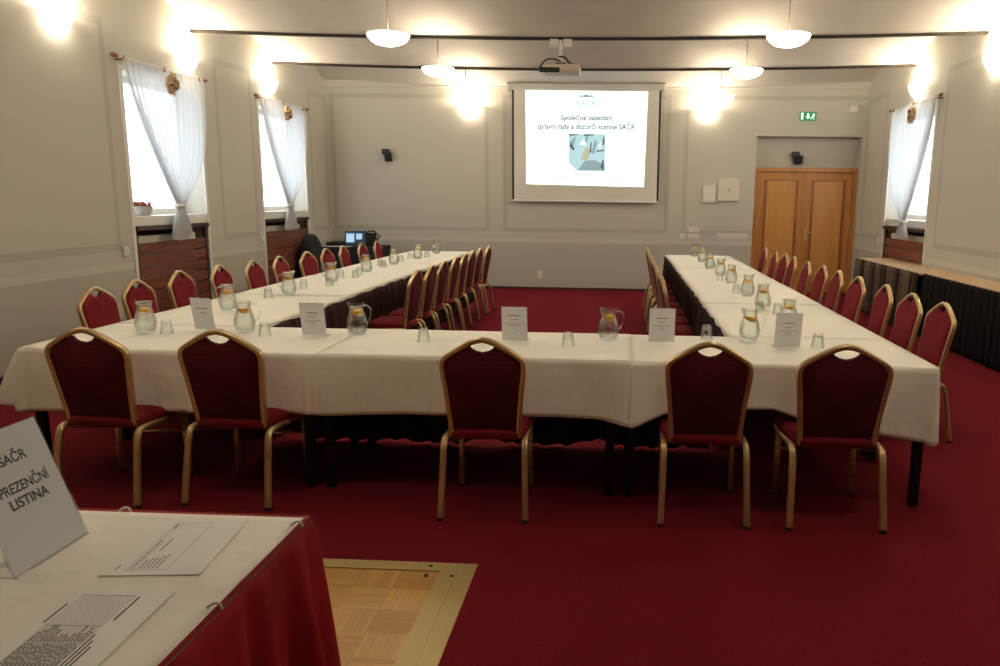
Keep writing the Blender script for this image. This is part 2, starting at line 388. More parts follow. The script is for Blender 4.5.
def wall_pieces(bm, x0, x1, holes, ztop=3.9):
    y = YB
    for (a, b, z0, z1) in holes:
        box(bm, x0, x1, y, a, 0, ztop); box(bm, x0, x1, a, b, z1, ztop)
        if z0 > 0: box(bm, x0, x1, a, b, 0, z0)
        y = b
    box(bm, x0, x1, y, YW, 0, ztop)
    return bm
D = .36
bm = wall_pieces(bmesh.new(), XL - D, XL, [(8.08, 9.55, 0, 2.83), (11.13, 12.7, 0, 2.83)])
for a, b in ((8.08, 9.55), (11.13, 12.7)): box(bm, XL - D, XL - .24, a, b, 0, 1.33)
struct(obj('wall_left', bm, 'wall_left'))
bm = wall_pieces(bmesh.new(), XR, XR + D, [(10.79, 12.45, 0, 2.86)])
box(bm, XR + .24, XR + D, 10.79, 12.45, 0, 1.33)
struct(obj('wall_right', bm, 'wall_right'))
bm = bx(XL - D, 2.26, YW, YW + .3, 0, 3.9); box(bm, 2.26, 4.02, YW, YW + .3, 2.67, 3.9); box(bm, 4.02, XR + D, YW, YW + .3, 0, 3.9)
box(bm, 2.26, 4.02, YW + .25, YW + .3, 0, 2.67)
struct(obj('wall_back', bm, 'wall_back'))
struct(obj('wall_front', bx(XL - D, XR + D, YB - .2, YB, 0, 3.9), 'wall_plain'))
PX0, PX1, PY0, PY1 = -4.2, -.60, YB, 3.17
bm = bx(XL - D, XR + D, PY1, YW + .5, -.1, 0); box(bm, PX1, XR + D, YB - .2, PY1, -.1, 0); box(bm, XL - D, PX0, YB - .2, PY1, -.1, 0); box(bm, PX0, PX1, YB - .2, YB, -.1, 0)
struct(obj('floor', bm, 'carpet'), 'deep red carpet')
struct(obj('floor_parquet', bx(PX0, PX1, PY0, PY1, -.1, -.002), 'parquet'), 'oak mosaic parquet inset in the red carpet')
bm = bx(PX0, PX1 - .15, PY1 - .075, PY1, -.004, .004, bev=.001)
box(bm, PX0, PX1, 0, 0, 0, 0) if False else None
struct(obj('trim_7', bm, 'brass'), 'brass coloured edging across the far side of the parquet')
bm = bmesh.new(); prism(bm, [(PX1 - .15, PY0), (PX1 - .075, PY0), (PX1 - .075, PY1 - .02), (PX1 - .15, PY1 - .075)], 2, -.004, .0045)
prism(bm, [(PX1 - .074, PY0), (PX1, PY0), (PX1, PY1), (PX1 - .15, PY1), (PX1 - .15, PY1 - .074), (PX1 - .074, PY1 - .02)], 2, -.004, .003)
struct(obj('trim_8', bm, 'brass'), 'brass coloured edging along the right side of the parquet')
bm = bmesh.new()
for x, y in ((-.80, 3.135), (-.80, 3.05), (-.69, 3.05)): lathe(bm, [(.009, .0), (.009, .0052), (.005, .0058)], 12, x, y, 0)
struct(obj('trim_9', bm, 'dark'), 'dark screw heads in the brass edging')
# cornice and baseboards
bm = bx(XL, XR, YW - .05, YW, 3.44, 3.56); box(bm, XL, XR, YW - .09, YW, 3.50, 3.56)
struct(obj('trim_10', bm, 'cornice'), 'plaster cornice above the end wall')
struct(obj('baseboard_back', bx(XL, 2.26, YW - .012, YW, 0, .035), 'baseboard'))
bm = bx(XL, XL + .02, YB, 8.08, 0, .06); box(bm, XL, XL + .02, 9.55, 11.13, 0, .06); box(bm, XL, XL + .02, 12.7, YW, 0, .06)
struct(obj('baseboard_left', bm, 'baseboard'))
bm = bx(XR - .02, XR, YB, 10.79, 0, .06); box(bm, XR - .02, XR, 12.45, YW, 0, .06)
struct(obj('baseboard_right', bm, 'baseboard'))

# windows
def window(n, side, a, b, zt):
    s = -1 if side == 'L' else 1; X = XL if side == 'L' else XR
    def XB(u0, u1): return (X + s * u0, X + s * u1) if s > 0 else (X + s * u1, X + s * u0)
    f0, f1 = XB(.26, .32)
    bm = bmesh.new(); z0 = 1.345; t = .07
    box(bm, f0, f1, a, a + t, z0, zt); box(bm, f0, f1, b - t, b, z0, zt); box(bm, f0, f1, a + t, b - t, z0, z0 + t); box(bm, f0, f1, a + t, b - t, zt - t, zt)
    mid = (a + b) / 2
    o = struct(obj('window_%d' % n, bm, 'white_paint'))
    g0, g1 = XB(.285, .291)
    obj('window_pane', bx(g0, g1, a + t, b - t, z0 + t, zt - t), 'pane', o)
    s0, s1 = XB(.0, .30)
    if side == 'R': s0, s1 = XB(.02, .30)
    obj('window_sill', bx(s0 + (.02 if s < 0 else 0), s1, a, b, 1.24, 1.345, bev=.004), 'white_paint', o)
    # reveal edging (white painted corner strips)
    e0, e1 = XB(-.012, .0)
    bm = bx(e0, e1, a - .05, a, 0, zt + .05); box(bm, e0, e1, b, b + .05, 0, zt + .05); box(bm, e0, e1, a, b, zt, zt + .05)
    obj('window_casing', bm, 'white_paint', o)
    return o
for i, (sd, a, b, zt) in enumerate(WINS): window(i + 1, sd, a, b, zt)

# door in its recess
d = struct(obj('door_1', bx(2.27, 2.34, YW + .10, YW + .24, 0, 2.16), 'wood_door'), 'orange wooden double door')
me_b = bmesh.new(); box(me_b, 2.27, 2.34, YW + .10, YW + .24, 0, 2.155); box(me_b, 3.95, 4.015, YW + .10, YW + .24, 0, 2.155); box(me_b, 2.34, 3.95, YW + .10, YW + .24, 2.09, 2.155)
me_b.to_mesh(d.data); me_b.free()
for (a, b, s) in ((2.345, 3.14, 0), (3.15, 3.945, 1)):
    y = YW + .15
    bm = bx(a, b, y, y + .05, .01, 2.085)
    st = .13
    lf = obj('door_leaf', bm, 'wood_door', d)
    bm = bmesh.new()
    for z0, z1 in ((.16, 1.95),):
        # raised field with a bevelled moulding frame
        sweep(bm, [(a + st, y - .004, z0), (b - st, y - .004, z0), (b - st, y - .004, z1), (a + st, y - .004, z1)], [(-.018, -.012), (.018, -.012), (.006, .012), (-.010, .012)], closed=True, up=(0, 1, 0))
    obj('door_moulding', bm, 'wood_moulding', lf)
    bm = bmesh.new()
    for z0, z1 in ((.16, 1.95),): box(bm, a + st + .02, b - st - .02, y - .008, y + .01, z0 + .02, z1 - .02, bev=.005)
    obj('door_panel', bm, 'wood_panel', lf)
    if s:
        bm = bx(a + .035, a + .075, y - .012, y, .93, 1.13, bev=.004)
        sweep(bm, [(a + .055, y, 1.05), (a + .055, y - .05, 1.05), (a + .07, y - .055, 1.05), (a + .19, y - .055, 1.05)], circ(.009, 8))
        obj('door_handle', bm, 'brass', lf)
        obj('door_astragal', bx(a - .035, a + .02, y - .015, y, .01, 2.085, bev=.004), 'wood_door', lf)
    bm = bmesh.new(); hx = a - .006 if not s else b + .006
    for z in (.35, 1.15, 1.85): lathe(bm, [(.011, 0), (.011, .09)], 8, hx, y - .01, z)
    obj('door_hinge', bm, 'steel', lf)

# ---------------------------------------------------------------- radiator covers in the window recesses
def radiator_cover(side, a, b, label):
    s = -1 if side == 'L' else 1; X = XL if side == 'L' else XR
    t = thing('radiator_cover', label, 'radiator cover', (X, (a + b) / 2, 0), 0 if side == 'L' else PI, 'slatted radiator covers under the windows')
    h = (b - a) / 2 - .01   # local: +x faces the room
    obj('shelf', bx(-.20, .035, -h, h, 1.19, 1.235, bev=.004), 'wood_dark', t)
    for q in (-h, h - .045): obj('frame_post', bx(-.04, -.005, q, q + .045, 0, 1.19), 'wood_dark', t)
    bm = bmesh.new()
    for k in range(8):
        z1 = 1.055 - k * .132
        box(bm, -.03, -.008, -h + .045, h - .045, max(.02, z1 - .118), z1, bev=.003)
    obj('slat_panel', bm, 'wood_red', t)
    obj('backing', bx(-.19, -.18, -h, h, 0, 1.19), 'dark', t)
    bm = bmesh.new(); box(bm, -.15, -.07, -h + .1, h - .15, .1, 1.13, bev=.01)
    obj('radiator', bm, 'plastic', t)
    return t
radiator_cover('L', 8.08, 9.55, 'reddish slatted radiator cover under the nearer left window')
radiator_cover('L', 11.13, 12.7, 'reddish slatted radiator cover under the farther left window')
radiator_cover('R', 10.79, 12.45, 'reddish slatted radiator cover under the right-hand window')

# ---------------------------------------------------------------- curtains
def curtain(side, y0, y1, yt, zt, ztop, zbot, lab):
    s = 1 if side == 'L' else -1; X = XL if side == 'L' else XR
    nu, nv = 90, 46; bm = bmesh.new(); g = []
    xo = .085
    for j in range(nv + 1):
        v = j / nv; row = []
        for i in range(nu + 1):
            u = i / nu
            if v <= .78:
                t = v / .78; z = ztop + (zt - ztop) * t
                # near edge (u=0) is pulled across early, far edge hangs nearly straight
                p = 1.25 + 2.6 * (u if side == 'L' else (1 - u if False else u))
                k = t ** p
                y = (y0 + (y1 - y0) * u) * (1 - k) + (yt + (u - .5) * .10) * k
                amp = .012 + .020 * min(1, t * 3) * (1 - .5 * t)
            else:
                t = (v - .78) / .22; z = zt + (zbot - zt) * t + .05 * abs(u - .3) * t
                y = yt + (u - .5) * (.10 + .26 * math.sin(t * PI / 2)); amp = .02 + .02 * t
            ph = u * 2 * PI * 13 + 1.3 * math.sin(u * 9)
            x = xo + amp * math.sin(ph) + .006 * math.sin(u * 71 + v * 5)
            row.append(bm.verts.new((X + s * x, y, z)))
        g.append(row)
    for j in range(nv):
        for i in range(nu): bm.faces.new((g[j][i], g[j][i + 1], g[j + 1][i + 1], g[j + 1][i]))
    t = thing('curtain', lab, 'curtain', (0, 0, 0), 0, 'sheer white curtains')
    obj('fabric', bm, 'sheer', t, True)
    bm = bmesh.new()
    pts = [(X + s * (xo + .055 * math.cos(a)), yt + .07 * math.sin(a), zt + .01 * math.sin(a)) for a in [2 * PI * i / 20 for i in range(20)]]
    sweep(bm, pts, [(.004, .022), (-.004, .022), (-.004, -.022), (.004, -.022)], closed=True, up=(0, 0, 1))
    obj('tieback', bm, 'white_paint', t, True)
    return t
def rod(side, y0, y1, z, lab):
    s = 1 if side == 'L' else -1; X = XL if side == 'L' else XR; x = X + s * .085
    t = thing('curtain_rod', lab, 'curtain rod', (0, 0, 0), 0, 'curtain rods with carved wooden ends')
    obj('pole', tube([(x, y0, z), (x, y1, z)], .008), 'white_paint', t)
    for y, q in ((y0, -1), (y1, 1)):
        bm = bmesh.new()
        prof = [(.002, 0), (.015, .007), (.021, .020), (.013, .034), (.023, .048), (.024, .060), (.013, .074), (.018, .088), (.014, .100), (.003, .106)]
        n = 12; rings = []
        for r, h in prof: rings.append([bm.verts.new((x + r * math.cos(2 * PI * i / n), y + q * (h - .04), z + r * math.sin(2 * PI * i / n))) for i in range(n)])
        for A, B in zip(rings, rings[1:]):
            for j in range(n): bm.faces.new((A[j], A[(j + 1) % n], B[(j + 1) % n], B[j]))
        bmesh.ops.recalc_face_normals(bm, faces=bm.faces)
        obj('finial', bm, 'terracotta', t, True)
    bm = bmesh.new()
    for y in (y0 + .12, (y0 + y1) / 2, y1 - .12):
        bm = bmesh.new(); box(bm, min(X, x), max(X, x), y - .008, y + .008, z - .03, z - .012); box(bm, x - .012, x + .012, y - .01, y + .01, z - .03, z + .014)
        obj('bracket', bm, 'terracotta', t)
    return t
def rosette(side, y, z, lab):
    s = 1 if side == 'L' else -1; X = (XL if side == 'L' else XR) + s * .125
    t = thing('dried_rosette', lab, 'wall ornament', (X, y, z), 0, 'dried straw rosettes on the curtains')
    R_ = random.Random(int(y * 10)); bm = bmesh.new()
    for k in range(34):
        a = R_.uniform(0, 2 * PI); r = .115 * math.sqrt(R_.random()); lx = .02 + .05 * (1 - (r / .13) ** 2)
        cy, cz = r * math.cos(a), r * math.sin(a); rr_ = R_.uniform(.02, .034); ph = R_.uniform(0, 6)
        pts = [(s * (lx * .6 + .004 * q), cy + rr_ * (1 - q / 9) * math.cos(ph + q * .85), cz + rr_ * (1 - q / 9) * math.sin(ph + q * .85)) for q in range(9)]
        sweep(bm, pts, circ(.007, 5), up=(1, 0, 0.01))
    obj('straw_curl', bm, 'straw', t, True)
    bm = bmesh.new()
    for k in range(7):
        a = R_.uniform(0, 6.28); r = R_.uniform(.01, .07)
        bmesh.ops.create_icosphere(bm, subdivisions=1, radius=.016, matrix=Matrix.Translation((s * .055, r * math.cos(a), r * math.sin(a))))
    obj('dried_flower', bm, 'dried_red', t, True)
    bm = bmesh.new()   # back disc that holds the curls
    sweep(bm, [(0, 0, 0), (s * .02, 0, 0)], circ(.10, 18)); obj('backing', bm, 'straw', t, True)
    return t
curtain('L', 7.98, 9.52, 8.83, 1.46, 2.93, 1.06, 'sheer white curtain tied back at the nearer left window')
curtain('L', 11.02, 12.58, 11.84, 1.44, 2.93, 1.06, 'sheer white curtain tied back at the farther left window')
curtain('R', 10.56, 12.25, 11.42, 1.33, 2.93, 1.08, 'sheer white curtain tied back at the right-hand window')
rod('L', 7.88, 9.56, 2.94, 'curtain rod with carved brown ends above the nearer left window')
rod('L', 10.93, 12.66, 2.94, 'curtain rod with carved brown ends above the farther left window')
rod('R', 10.48, 12.32, 2.94, 'curtain rod with carved brown ends above the right-hand window')
rosette('L', 8.75, 2.78, 'straw rosette pinned to the nearer left curtain')
rosette('L', 11.79, 2.79, 'straw rosette pinned to the farther left curtain')
rosette('R', 11.25, 2.78, 'straw rosette pinned to the right-hand curtain')
# basket on the near left sill
t = thing('wicker_basket', 'white wicker basket of dried reddish flowers on the nearer left window sill', 'basket', (XL - .12, 8.42, 1.345))
bm = bmesh.new(); lathe(bm, [(.06, 0), (.085, .004), (.105, .05), (.112, .10), (.118, .105), (.105, .102), (.09, .02)], 28, fn=lambda r, h, a: (r * (1 + .035 * math.cos(a * 14) * (1 if int(h * 60) % 2 else -1)), h))
obj('woven_body', bm, 'wicker', t, True)
bm = bmesh.new(); R_ = random.Random(3)
for k in range(26):
    a = R_.uniform(0, 6.28); r = .09 * math.sqrt(R_.random())
    bmesh.ops.create_icosphere(bm, subdivisions=1, radius=R_.uniform(.018, .028), matrix=Matrix.Translation((r * math.cos(a), r * math.sin(a), .105 + R_.uniform(0, .03))))
obj('dried_flowers', bm, 'dried_red', t, True)

# ---------------------------------------------------------------- lamps
def add_point(name, loc, watt, r, parent=None):
    l = bpy.data.lights.new(name, 'POINT'); l.energy = watt; l.color = WARM; l.shadow_soft_size = r
    o = bpy.data.objects.new(name, l); C.objects.link(o); o.location = loc
    if parent: o.parent = parent
    return o
def sconce(loc, rz, lab):
    """half bowl of opal glass; local +x points into the room"""
    t = thing('wall_lamp', lab, 'wall lamp', loc, rz, 'opal half-bowl wall lamps')
    bm = bmesh.new(); n = 20; rings = []
    prof = [(.004, -.15), (.045, -.145), (.085, -.12), (.12, -.075), (.142, -.02), (.15, .04), (.143, .04), (.135, -.02), (.112, -.07), (.08, -.108), (.04, -.13), (.004, -.135)]
    for r, h in prof:
        rings.append([bm.verts.new((.012 + r * math.sin(PI * i / n) * .95, r * math.cos(PI * i / n), h)) for i in range(n + 1)])
    for A, B in zip(rings, rings[1:]):
        for j in range(n): bm.faces.new((A[j], A[j + 1], B[j + 1], B[j]))
    bmesh.ops.recalc_face_normals(bm, faces=bm.faces)
    obj('glass_bowl', bm, 'lamp_glass', t, True)
    obj('wall_plate', bx(0, .012, -.10, .10, -.10, .03, bev=.003), 'plastic_white', t)
    add_point('bulb_light', (.085, 0, .055), SCONCE_W, .035, t)
    return t
SZ = 3.16
sconce((XL, 7.17, SZ), 0, 'glowing half-bowl lamp on the left wall nearest the camera')
sconce((XL, 9.31, SZ), 0, 'glowing half-bowl lamp above the nearer left curtain')
sconce((XL, 11.44, SZ), 0, 'glowing half-bowl lamp above the farther left curtain')
sconce((XR, 9.17, SZ), PI, 'glowing half-bowl lamp on the right wall nearest the camera')
sconce((XR, 11.43, SZ), PI, 'glowing half-bowl lamp above the right-hand curtain')
sconce((-2.64, YW, SZ - .05), -PI / 2, 'glowing half-bowl lamp on the end wall left of the screen')
sconce((1.40, YW, SZ - .08), -PI / 2, 'glowing half-bowl lamp on the end wall between screen and door')
for x, y, rz, lab in ((XL, 5.0, 0, 'left wall beside the front table row'), (XL, 2.8, 0, 'left wall beside the registration table'), (XR, 7.0, PI, 'right wall above the nearer narrow table'), (XR, 4.8, PI, 'right wall beside the front table row'), (XR, 2.6, PI, 'right wall near the camera')):  # extra wall lamps out of view, put in to light the foreground
    sconce((x, y, SZ), rz, 'added unseen glowing half-bowl lamp on the ' + lab)
def pendant(x, y, lab):
    z = 3.0 if y < 9 else (3.055 if y < 11 else 3.04)
    t = thing('pendant_lamp', lab, 'pendant lamp', (x, y, z), 0, 'opal bowl pendant lamps')
    bm = lathe(bmesh.new(), [(.002, -.070), (.065, -.067), (.118, -.052), (.158, -.028), (.184, .004), (.190, .024), (.184, .026), (.170, .004), (.144, -.022), (.108, -.042), (.055, -.055), (.002, -.058)], 36, cap=False)
    bmesh.ops.recalc_face_normals(bm, faces=bm.faces)
    obj('glass_bowl', bm, 'lamp_glass', t, True)
    obj('cord', tube([(0, 0, -.02), (0, 0, ZB - sag(x) - z)], .006, 8), 'cord', t)
    bm = lathe(bmesh.new(), [(.018, .0), (.022, .03), (.012, .06)], 12); obj('lamp_socket', bm, 'steel', t)
    add_point('bulb_light', (0.07, 0, .03), PEND_W, .05, t)
    return t
for x, y, lab in ((-2.14, 7.3, 'opal bowl pendant lamp on the left, nearest the camera'), (-2.20, 9.5, 'opal bowl pendant lamp, middle of the left row'), (-2.31, 11.7, 'opal bowl pendant lamp nearest the end wall on the left'),
                  (1.43, 7.3, 'opal bowl pendant lamp on the right, nearest the camera'), (1.40, 9.5, 'opal bowl pendant lamp, middle of the right row'), (1.38, 11.7, 'opal bowl pendant lamp nearest the end wall on the right'),
                  (-2.10, 5.1, 'added unseen opal bowl pendant lamp above the left end of the front table row'), (1.43, 5.1, 'added unseen opal bowl pendant lamp above the right end of the front table row'), (-2.10, 2.9, 'added unseen opal bowl pendant lamp over the parquet'), (1.43, 2.9, 'added unseen opal bowl pendant lamp over the empty carpet')):  # pendants on this line are added out of view to brighten the foreground
    pendant(x, y, lab)

# ---------------------------------------------------------------- drape helper
def drape(path, ztop, hem, flare, ripple, freq, rows=14, R_=None, start=0., droop=None):
    """hanging cloth along an open path of (x,y); hem(s)->z of the bottom, flare(s)->outward shift at the hem"""
    P = [Vector((a[0], a[1])) for a in path]
    D_ = [0.]
    for a, b in zip(P, P[1:]): D_.append(D_[-1] + (b - a).length)
    n = len(P); nor = []
    for i in range(n):
        a = P[max(0, i - 1)]; b = P[min(n - 1, i + 1)]; t = (b - a).normalized(); nor.append(Vector((t.y, -t.x)))
    bm = bmesh.new(); g = []
    for j in range(rows + 1):
        t = j / rows; row = []
        for i in range(n):
            s = D_[i]; zb = hem(s, P[i]); z = ztop + (zb - ztop) * t
            w_ = math.sin(s * freq + .8 * math.sin(s * 2.3)) * .7 + .3 * math.sin(s * freq * 1.73 + 1.)
            k = start + (1 - start) * min(1, t * 1.2)
            off = flare(s, P[i]) * t ** .8 + ripple * w_ * k + .003
            row.append(bm.verts.new((P[i].x + nor[i].x * off, P[i].y + nor[i].y * off, z)))
        g.append(row)
    for j in range(rows):
        for i in range(n - 1): bm.faces.new((g[j][i], g[j + 1][i], g[j + 1][i + 1], g[j][i + 1]))
    return bm
def seg(a, b, step):
    a = Vector(a); b = Vector(b); n = max(1, int((b - a).length / step)); return [tuple(a.lerp(b, i / n)) for i in range(n)]
def arc(c, r, a0, a1, n=8): return [(c[0] + r * math.cos(math.radians(a0 + (a1 - a0) * i / n)), c[1] + r * math.sin(math.radians(a0 + (a1 - a0) * i / n))) for i in range(n + 1)]
def lerp_tab(tab):
    def f(x):
        if x <= tab[0][0]: return tab[0][1]
        for (a, p), (b, q) in zip(tab, tab[1:]):
            if x <= b: return p + (q - p) * (x - a) / (b - a)
        return tab[-1][1]
    return f
def top_grid(bm, x0, x1, y0, y1, z, th, nx, ny, wob=0.):
    """thin cloth lying flat"""
    R_ = random.Random(int(x0 * 100) + int(y0 * 10)); a, b = R_.uniform(0, 6), R_.uniform(0, 6)
    def zz(x, y): return z + wob * (math.sin(x * 3 + a) * math.sin(y * 2.6 + b))
    T = [[bm.verts.new((x0 + (x1 - x0) * i / nx, y0 + (y1 - y0) * j / ny, zz(x0 + (x1 - x0) * i / nx, y0 + (y1 - y0) * j / ny))) for i in range(nx + 1)] for j in range(ny + 1)]
    B = [[bm.verts.new((v.co.x, v.co.y, v.co.z - th)) for v in r] for r in T]
    for j in range(ny):
        for i in range(nx):
            bm.faces.new((T[j][i], T[j][i + 1], T[j + 1][i + 1], T[j + 1][i])); bm.faces.new((B[j][i], B[j + 1][i], B[j + 1][i + 1], B[j][i + 1]))
    for i in range(nx): bm.faces.new((T[0][i], B[0][i], B[0][i + 1], T[0][i + 1])); bm.faces.new((T[ny][i], T[ny][i + 1], B[ny][i + 1], B[ny][i]))
    for j in range(ny): bm.faces.new((T[j][0], T[j + 1][0], B[j + 1][0], B[j][0])); bm.faces.new((T[j][nx], B[j][nx], B[j + 1][nx], T[j + 1][nx]))
def merge(bm, other):
    me = bpy.data.meshes.new('tmp'); other.to_mesh(me); other.free(); bm.from_mesh(me); bpy.data.meshes.remove(me)
    return bm

# ---------------------------------------------------------------- tables of the U
TX0, TX1, IX0, IX1, TY0, TY1, TYE = -3.26, 1.64, -2.30, .69, 3.98, 4.80, 12.03
def folding_table(x0, x1, y0, y1, lab, group, mtop='tabletop', zt=.752, leg=.045, inset=.03, legs=True):
    cx, cy = (x0 + x1) / 2, (y0 + y1) / 2
    t = thing('banquet_table', lab, 'table', (cx, cy, 0), 0, group)
    hx, hy = (x1 - x0) / 2, (y1 - y0) / 2
    obj('tabletop', bx(-hx, hx, -hy, hy, zt - .028, zt, bev=.004), mtop, t)
    bm = bx(-hx + .06, hx - .06, -hy + .05, -hy + .07, zt - .075, zt - .028); box(bm, -hx + .06, hx - .06, hy - .07, hy - .05, zt - .075, zt - .028)
    box(bm, -hx + .06, -hx + .08, -hy + .07, hy - .07, zt - .075, zt - .028); box(bm, hx - .08, hx - .06, -hy + .07, hy - .07, zt - .075, zt - .028)
    obj('apron', bm, 'black_metal', t)
    for sx in (-1, 1):
        for sy in (-1, 1):
            X = sx * (hx - inset - leg / 2); Y = sy * (hy - inset - leg / 2)
            obj('leg', bx(X - leg / 2, X + leg / 2, Y - leg / 2, Y + leg / 2, 0, zt - .028, bev=.003), 'black_metal', t)
    return t
jx = [TX0, -1.63, .015, TX1]
names_f = ['left', 'middle', 'right']
for k in range(3):
    folding_table(jx[k] + .003, jx[k + 1] - .003, TY0 + .005, TY1 - .005, 'black-legged folding table under the white cloth, %s of the front row' % names_f[k], 'folding tables of the front row')
ys = [4.80, 6.42, 8.04, 9.66, 11.28, 12.03]
ordn = ['first', 'second', 'third', 'fourth', 'fifth', 'sixth', 'seventh', 'eighth', 'ninth', 'tenth', 'eleventh']
def ordlab(i, n, near='from the front row', far='at the far end'):
    return ('nearest the camera' if i == 0 else ('farthest from the camera' if i == n - 1 else ordn[i] + ' from the camera'))
for nm, x0, x1 in (('left', TX0, IX0), ('right', IX1, TX1)):
    for k in range(5):
        folding_table(x0 + .005, x1 - .005, ys[k] + .003, ys[k + 1] - .003, 'folding table hidden under the white cloth of the %s row, %s' % (nm, ordlab(k, 5)), 'folding tables of the side rows')
ZC = .757
# front-row cloths
front_hem = lerp_tab([(-3.4, .41), (-2.97, .42), (-2.58, .435), (-2.03, .43), (-1.95, .445), (-1.59, .435), (-.94, .455), (-.3, .465), (-.1, .45), (.08, .425), (.25, .495), (.55, .52), (.8, .53), (.94, .48), (1.3, .42), (1.64, .36)])
def front_cloth(x0, x1, left_end, right_end, lab, zc):
    bm = bmesh.new(); top_grid(bm, x0, x1, TY0 - .004, TY1 + .006, zc, .0022, 30, 16, .0005)
    path = []
    if left_end: path += seg((x0, TY1), (x0, TY0 + .04), .04)[0:] + arc((x0 + .03, TY0 + .03), .034, 180, 262, 8)
    path += seg((x0 + (.035 if left_end else 0), TY0 - .005), (x1 - (.035 if right_end else 0), TY0 - .005), .009)
    if right_end: path += arc((x1 - .03, TY0 + .03), .034, 278, 360, 8) + seg((x1 + .004, TY0 + .05), (x1 + .004, TY1), .04)
    path.append((x1 + .004, TY1) if right_end else (x1, TY0 - .005))
    def hem(s, p):
        z = front_hem(p.x)
        if left_end and p.x < x0 + .05: z = .41 + .09 * min(1, max(0, (p.y - TY0) / .15))
        if right_end and p.x > x1 - .05: z = .355 + .11 * min(1, max(0, (p.y - TY0) / .25))
        return z
    def fl(s, p):
        f = .03
        if left_end and p.x < x0 + .04: f = .09 + .13 * math.exp(-((p.y - TY0 - .12) / .2) ** 2) if p.y > TY0 + .03 else .05
        if right_end: f += .01 * math.exp(-((p.x - x1) / .12) ** 2) * math.exp(-((p.y - TY0) / .12) ** 2)
        for c in (-3.0, -2.30, -1.93, -1.66, -.72, -.98, .9, 1.36): f += .007 * math.exp(-((p.x - c) / .011) ** 2)
        f += .012 * math.sin(p.x * 5.1 + 1) * math.sin(p.x * 2.3)
        f += .05 * math.exp(-((p.x - .06) / .10) ** 2) * (1 if p.y < TY0 + .1 else 0)
        return f
    merge(bm, drape(path, zc, hem, fl, .015, 11))
    o = obj('tablecloth', bm, 'cloth', None, True)
    md = o.modifiers.new('thick', 'SOLIDIFY'); md.thickness = .0015; md.offset = -1
    return tag(o, lab, 'tablecloth', 'white tablecloths')
front_cloth(TX0, -1.60, True, False, 'white tablecloth over the left end of the front table row', ZC)
front_cloth(-1.62, .07, False, False, 'white tablecloth over the middle of the front table row', ZC + .003)
front_cloth(.065, TX1, False, True, 'white tablecloth over the right end of the front table row', ZC)
def side_cloth(nm, k):
    if nm == 'left': x0, x1, xo, sg = TX0, IX0, TX0, -1
    else: x0, x1, xo, sg = IX1, TX1, TX1, 1
    y0 = ys[k] + (.008 if k == 0 else -.02); y1 = ys[k + 1] + .005
    zc = ZC + (.003 if k % 2 else 0)
    bm = bmesh.new(); top_grid(bm, x0 - .006, x1 + .006, y0, y1, zc, .0022, 12, 20, .0005)
    if sg > 0: path = seg((xo + .004, y0), (xo + .004, y1), .03) + [(xo + .004, y1)]
    else: path = seg((xo - .004, y1), (xo - .004, y0), .03) + [(xo - .004, y0)]
    if k == 4:
        if sg > 0: path = seg((xo + .004, y0), (xo + .004, y1 - .03), .03) + arc((xo - .03, y1 - .03), .034, 0, 90, 6) + seg((xo - .03, y1 + .004), (x0, y1 + .004), .03) + [(x0, y1 + .004)]
        else: path = seg((x1, y1 + .004), (xo + .03, y1 + .004), .03) + arc((xo + .03, y1 - .03), .034, 90, 180, 6) + seg((xo - .004, y1 - .03), (xo - .004, y0), .03) + [(xo - .004, y0)]
    merge(bm, drape(path, zc, lambda s, p: .46 + .015 * math.sin(s * 3 + k), lambda s, p: .03, .010, 10, 8))
    # short wavy edge on the inner side, over the top of the skirt
    xi = (x1 + .006) if sg < 0 else (x0 - .006)
    path = seg((xi, y0), (xi, y1), .03) + [(xi, y1)] if sg < 0 else seg((xi, y1), (xi, y0), .03) + [(xi, y0)]
    merge(bm, drape(path, zc, lambda s, p: zc - .018 - .008 * math.sin(s * 14), lambda s, p: .004, .004, 20, 2))
    o = obj('tablecloth', bm, 'cloth', None, True)
    return tag(o, 'white tablecloth on the %s table row, %s' % (nm, ordlab(k, 5)), 'tablecloth', 'white tablecloths')
for nm in ('left', 'right'):
    for k in range(5): side_cloth(nm, k)
# skirts
def skirt(path, lab, m_='skirt', ztop=.735, hem0=.012, ripple=.030, freq=46, flare=.05, grp='dark pleated table skirts', hemwave=.02, name='table_skirt', start=.45):
    bm = drape(path, ztop, lambda s, p: hem0 + hemwave * max(0, math.sin(s * 9.3 + 1)) * abs(math.sin(s * 2.9)), lambda s, p: flare * (.6 + .4 * math.sin(s * 2.7)), ripple, freq, 12, start=start)
    o = obj(name, bm, m_, None, True)
    md = o.modifiers.new('thick', 'SOLIDIFY'); md.thickness = .002; md.offset = 0
    return tag(o, lab, 'table skirt', grp)
st_ = .011
skirt(seg((IX0 + .012, TY1 + .09), (IX0 + .012, TYE), st_) + [(IX0 + .012, TYE)], 'dark brown pleated skirt along the inside of the left table row')
skirt(seg((IX1 - .012, TYE + .02), (IX1 - .012, TY1 + .09), st_), 'dark brown pleated skirt along the inside of the right table row')
skirt(seg((IX1 - .10, TY1 + .014), (IX0 + .10, TY1 + .014), st_), 'dark brown pleated skirt behind the front table row', hem0=.015, hemwave=.045, flare=.035)

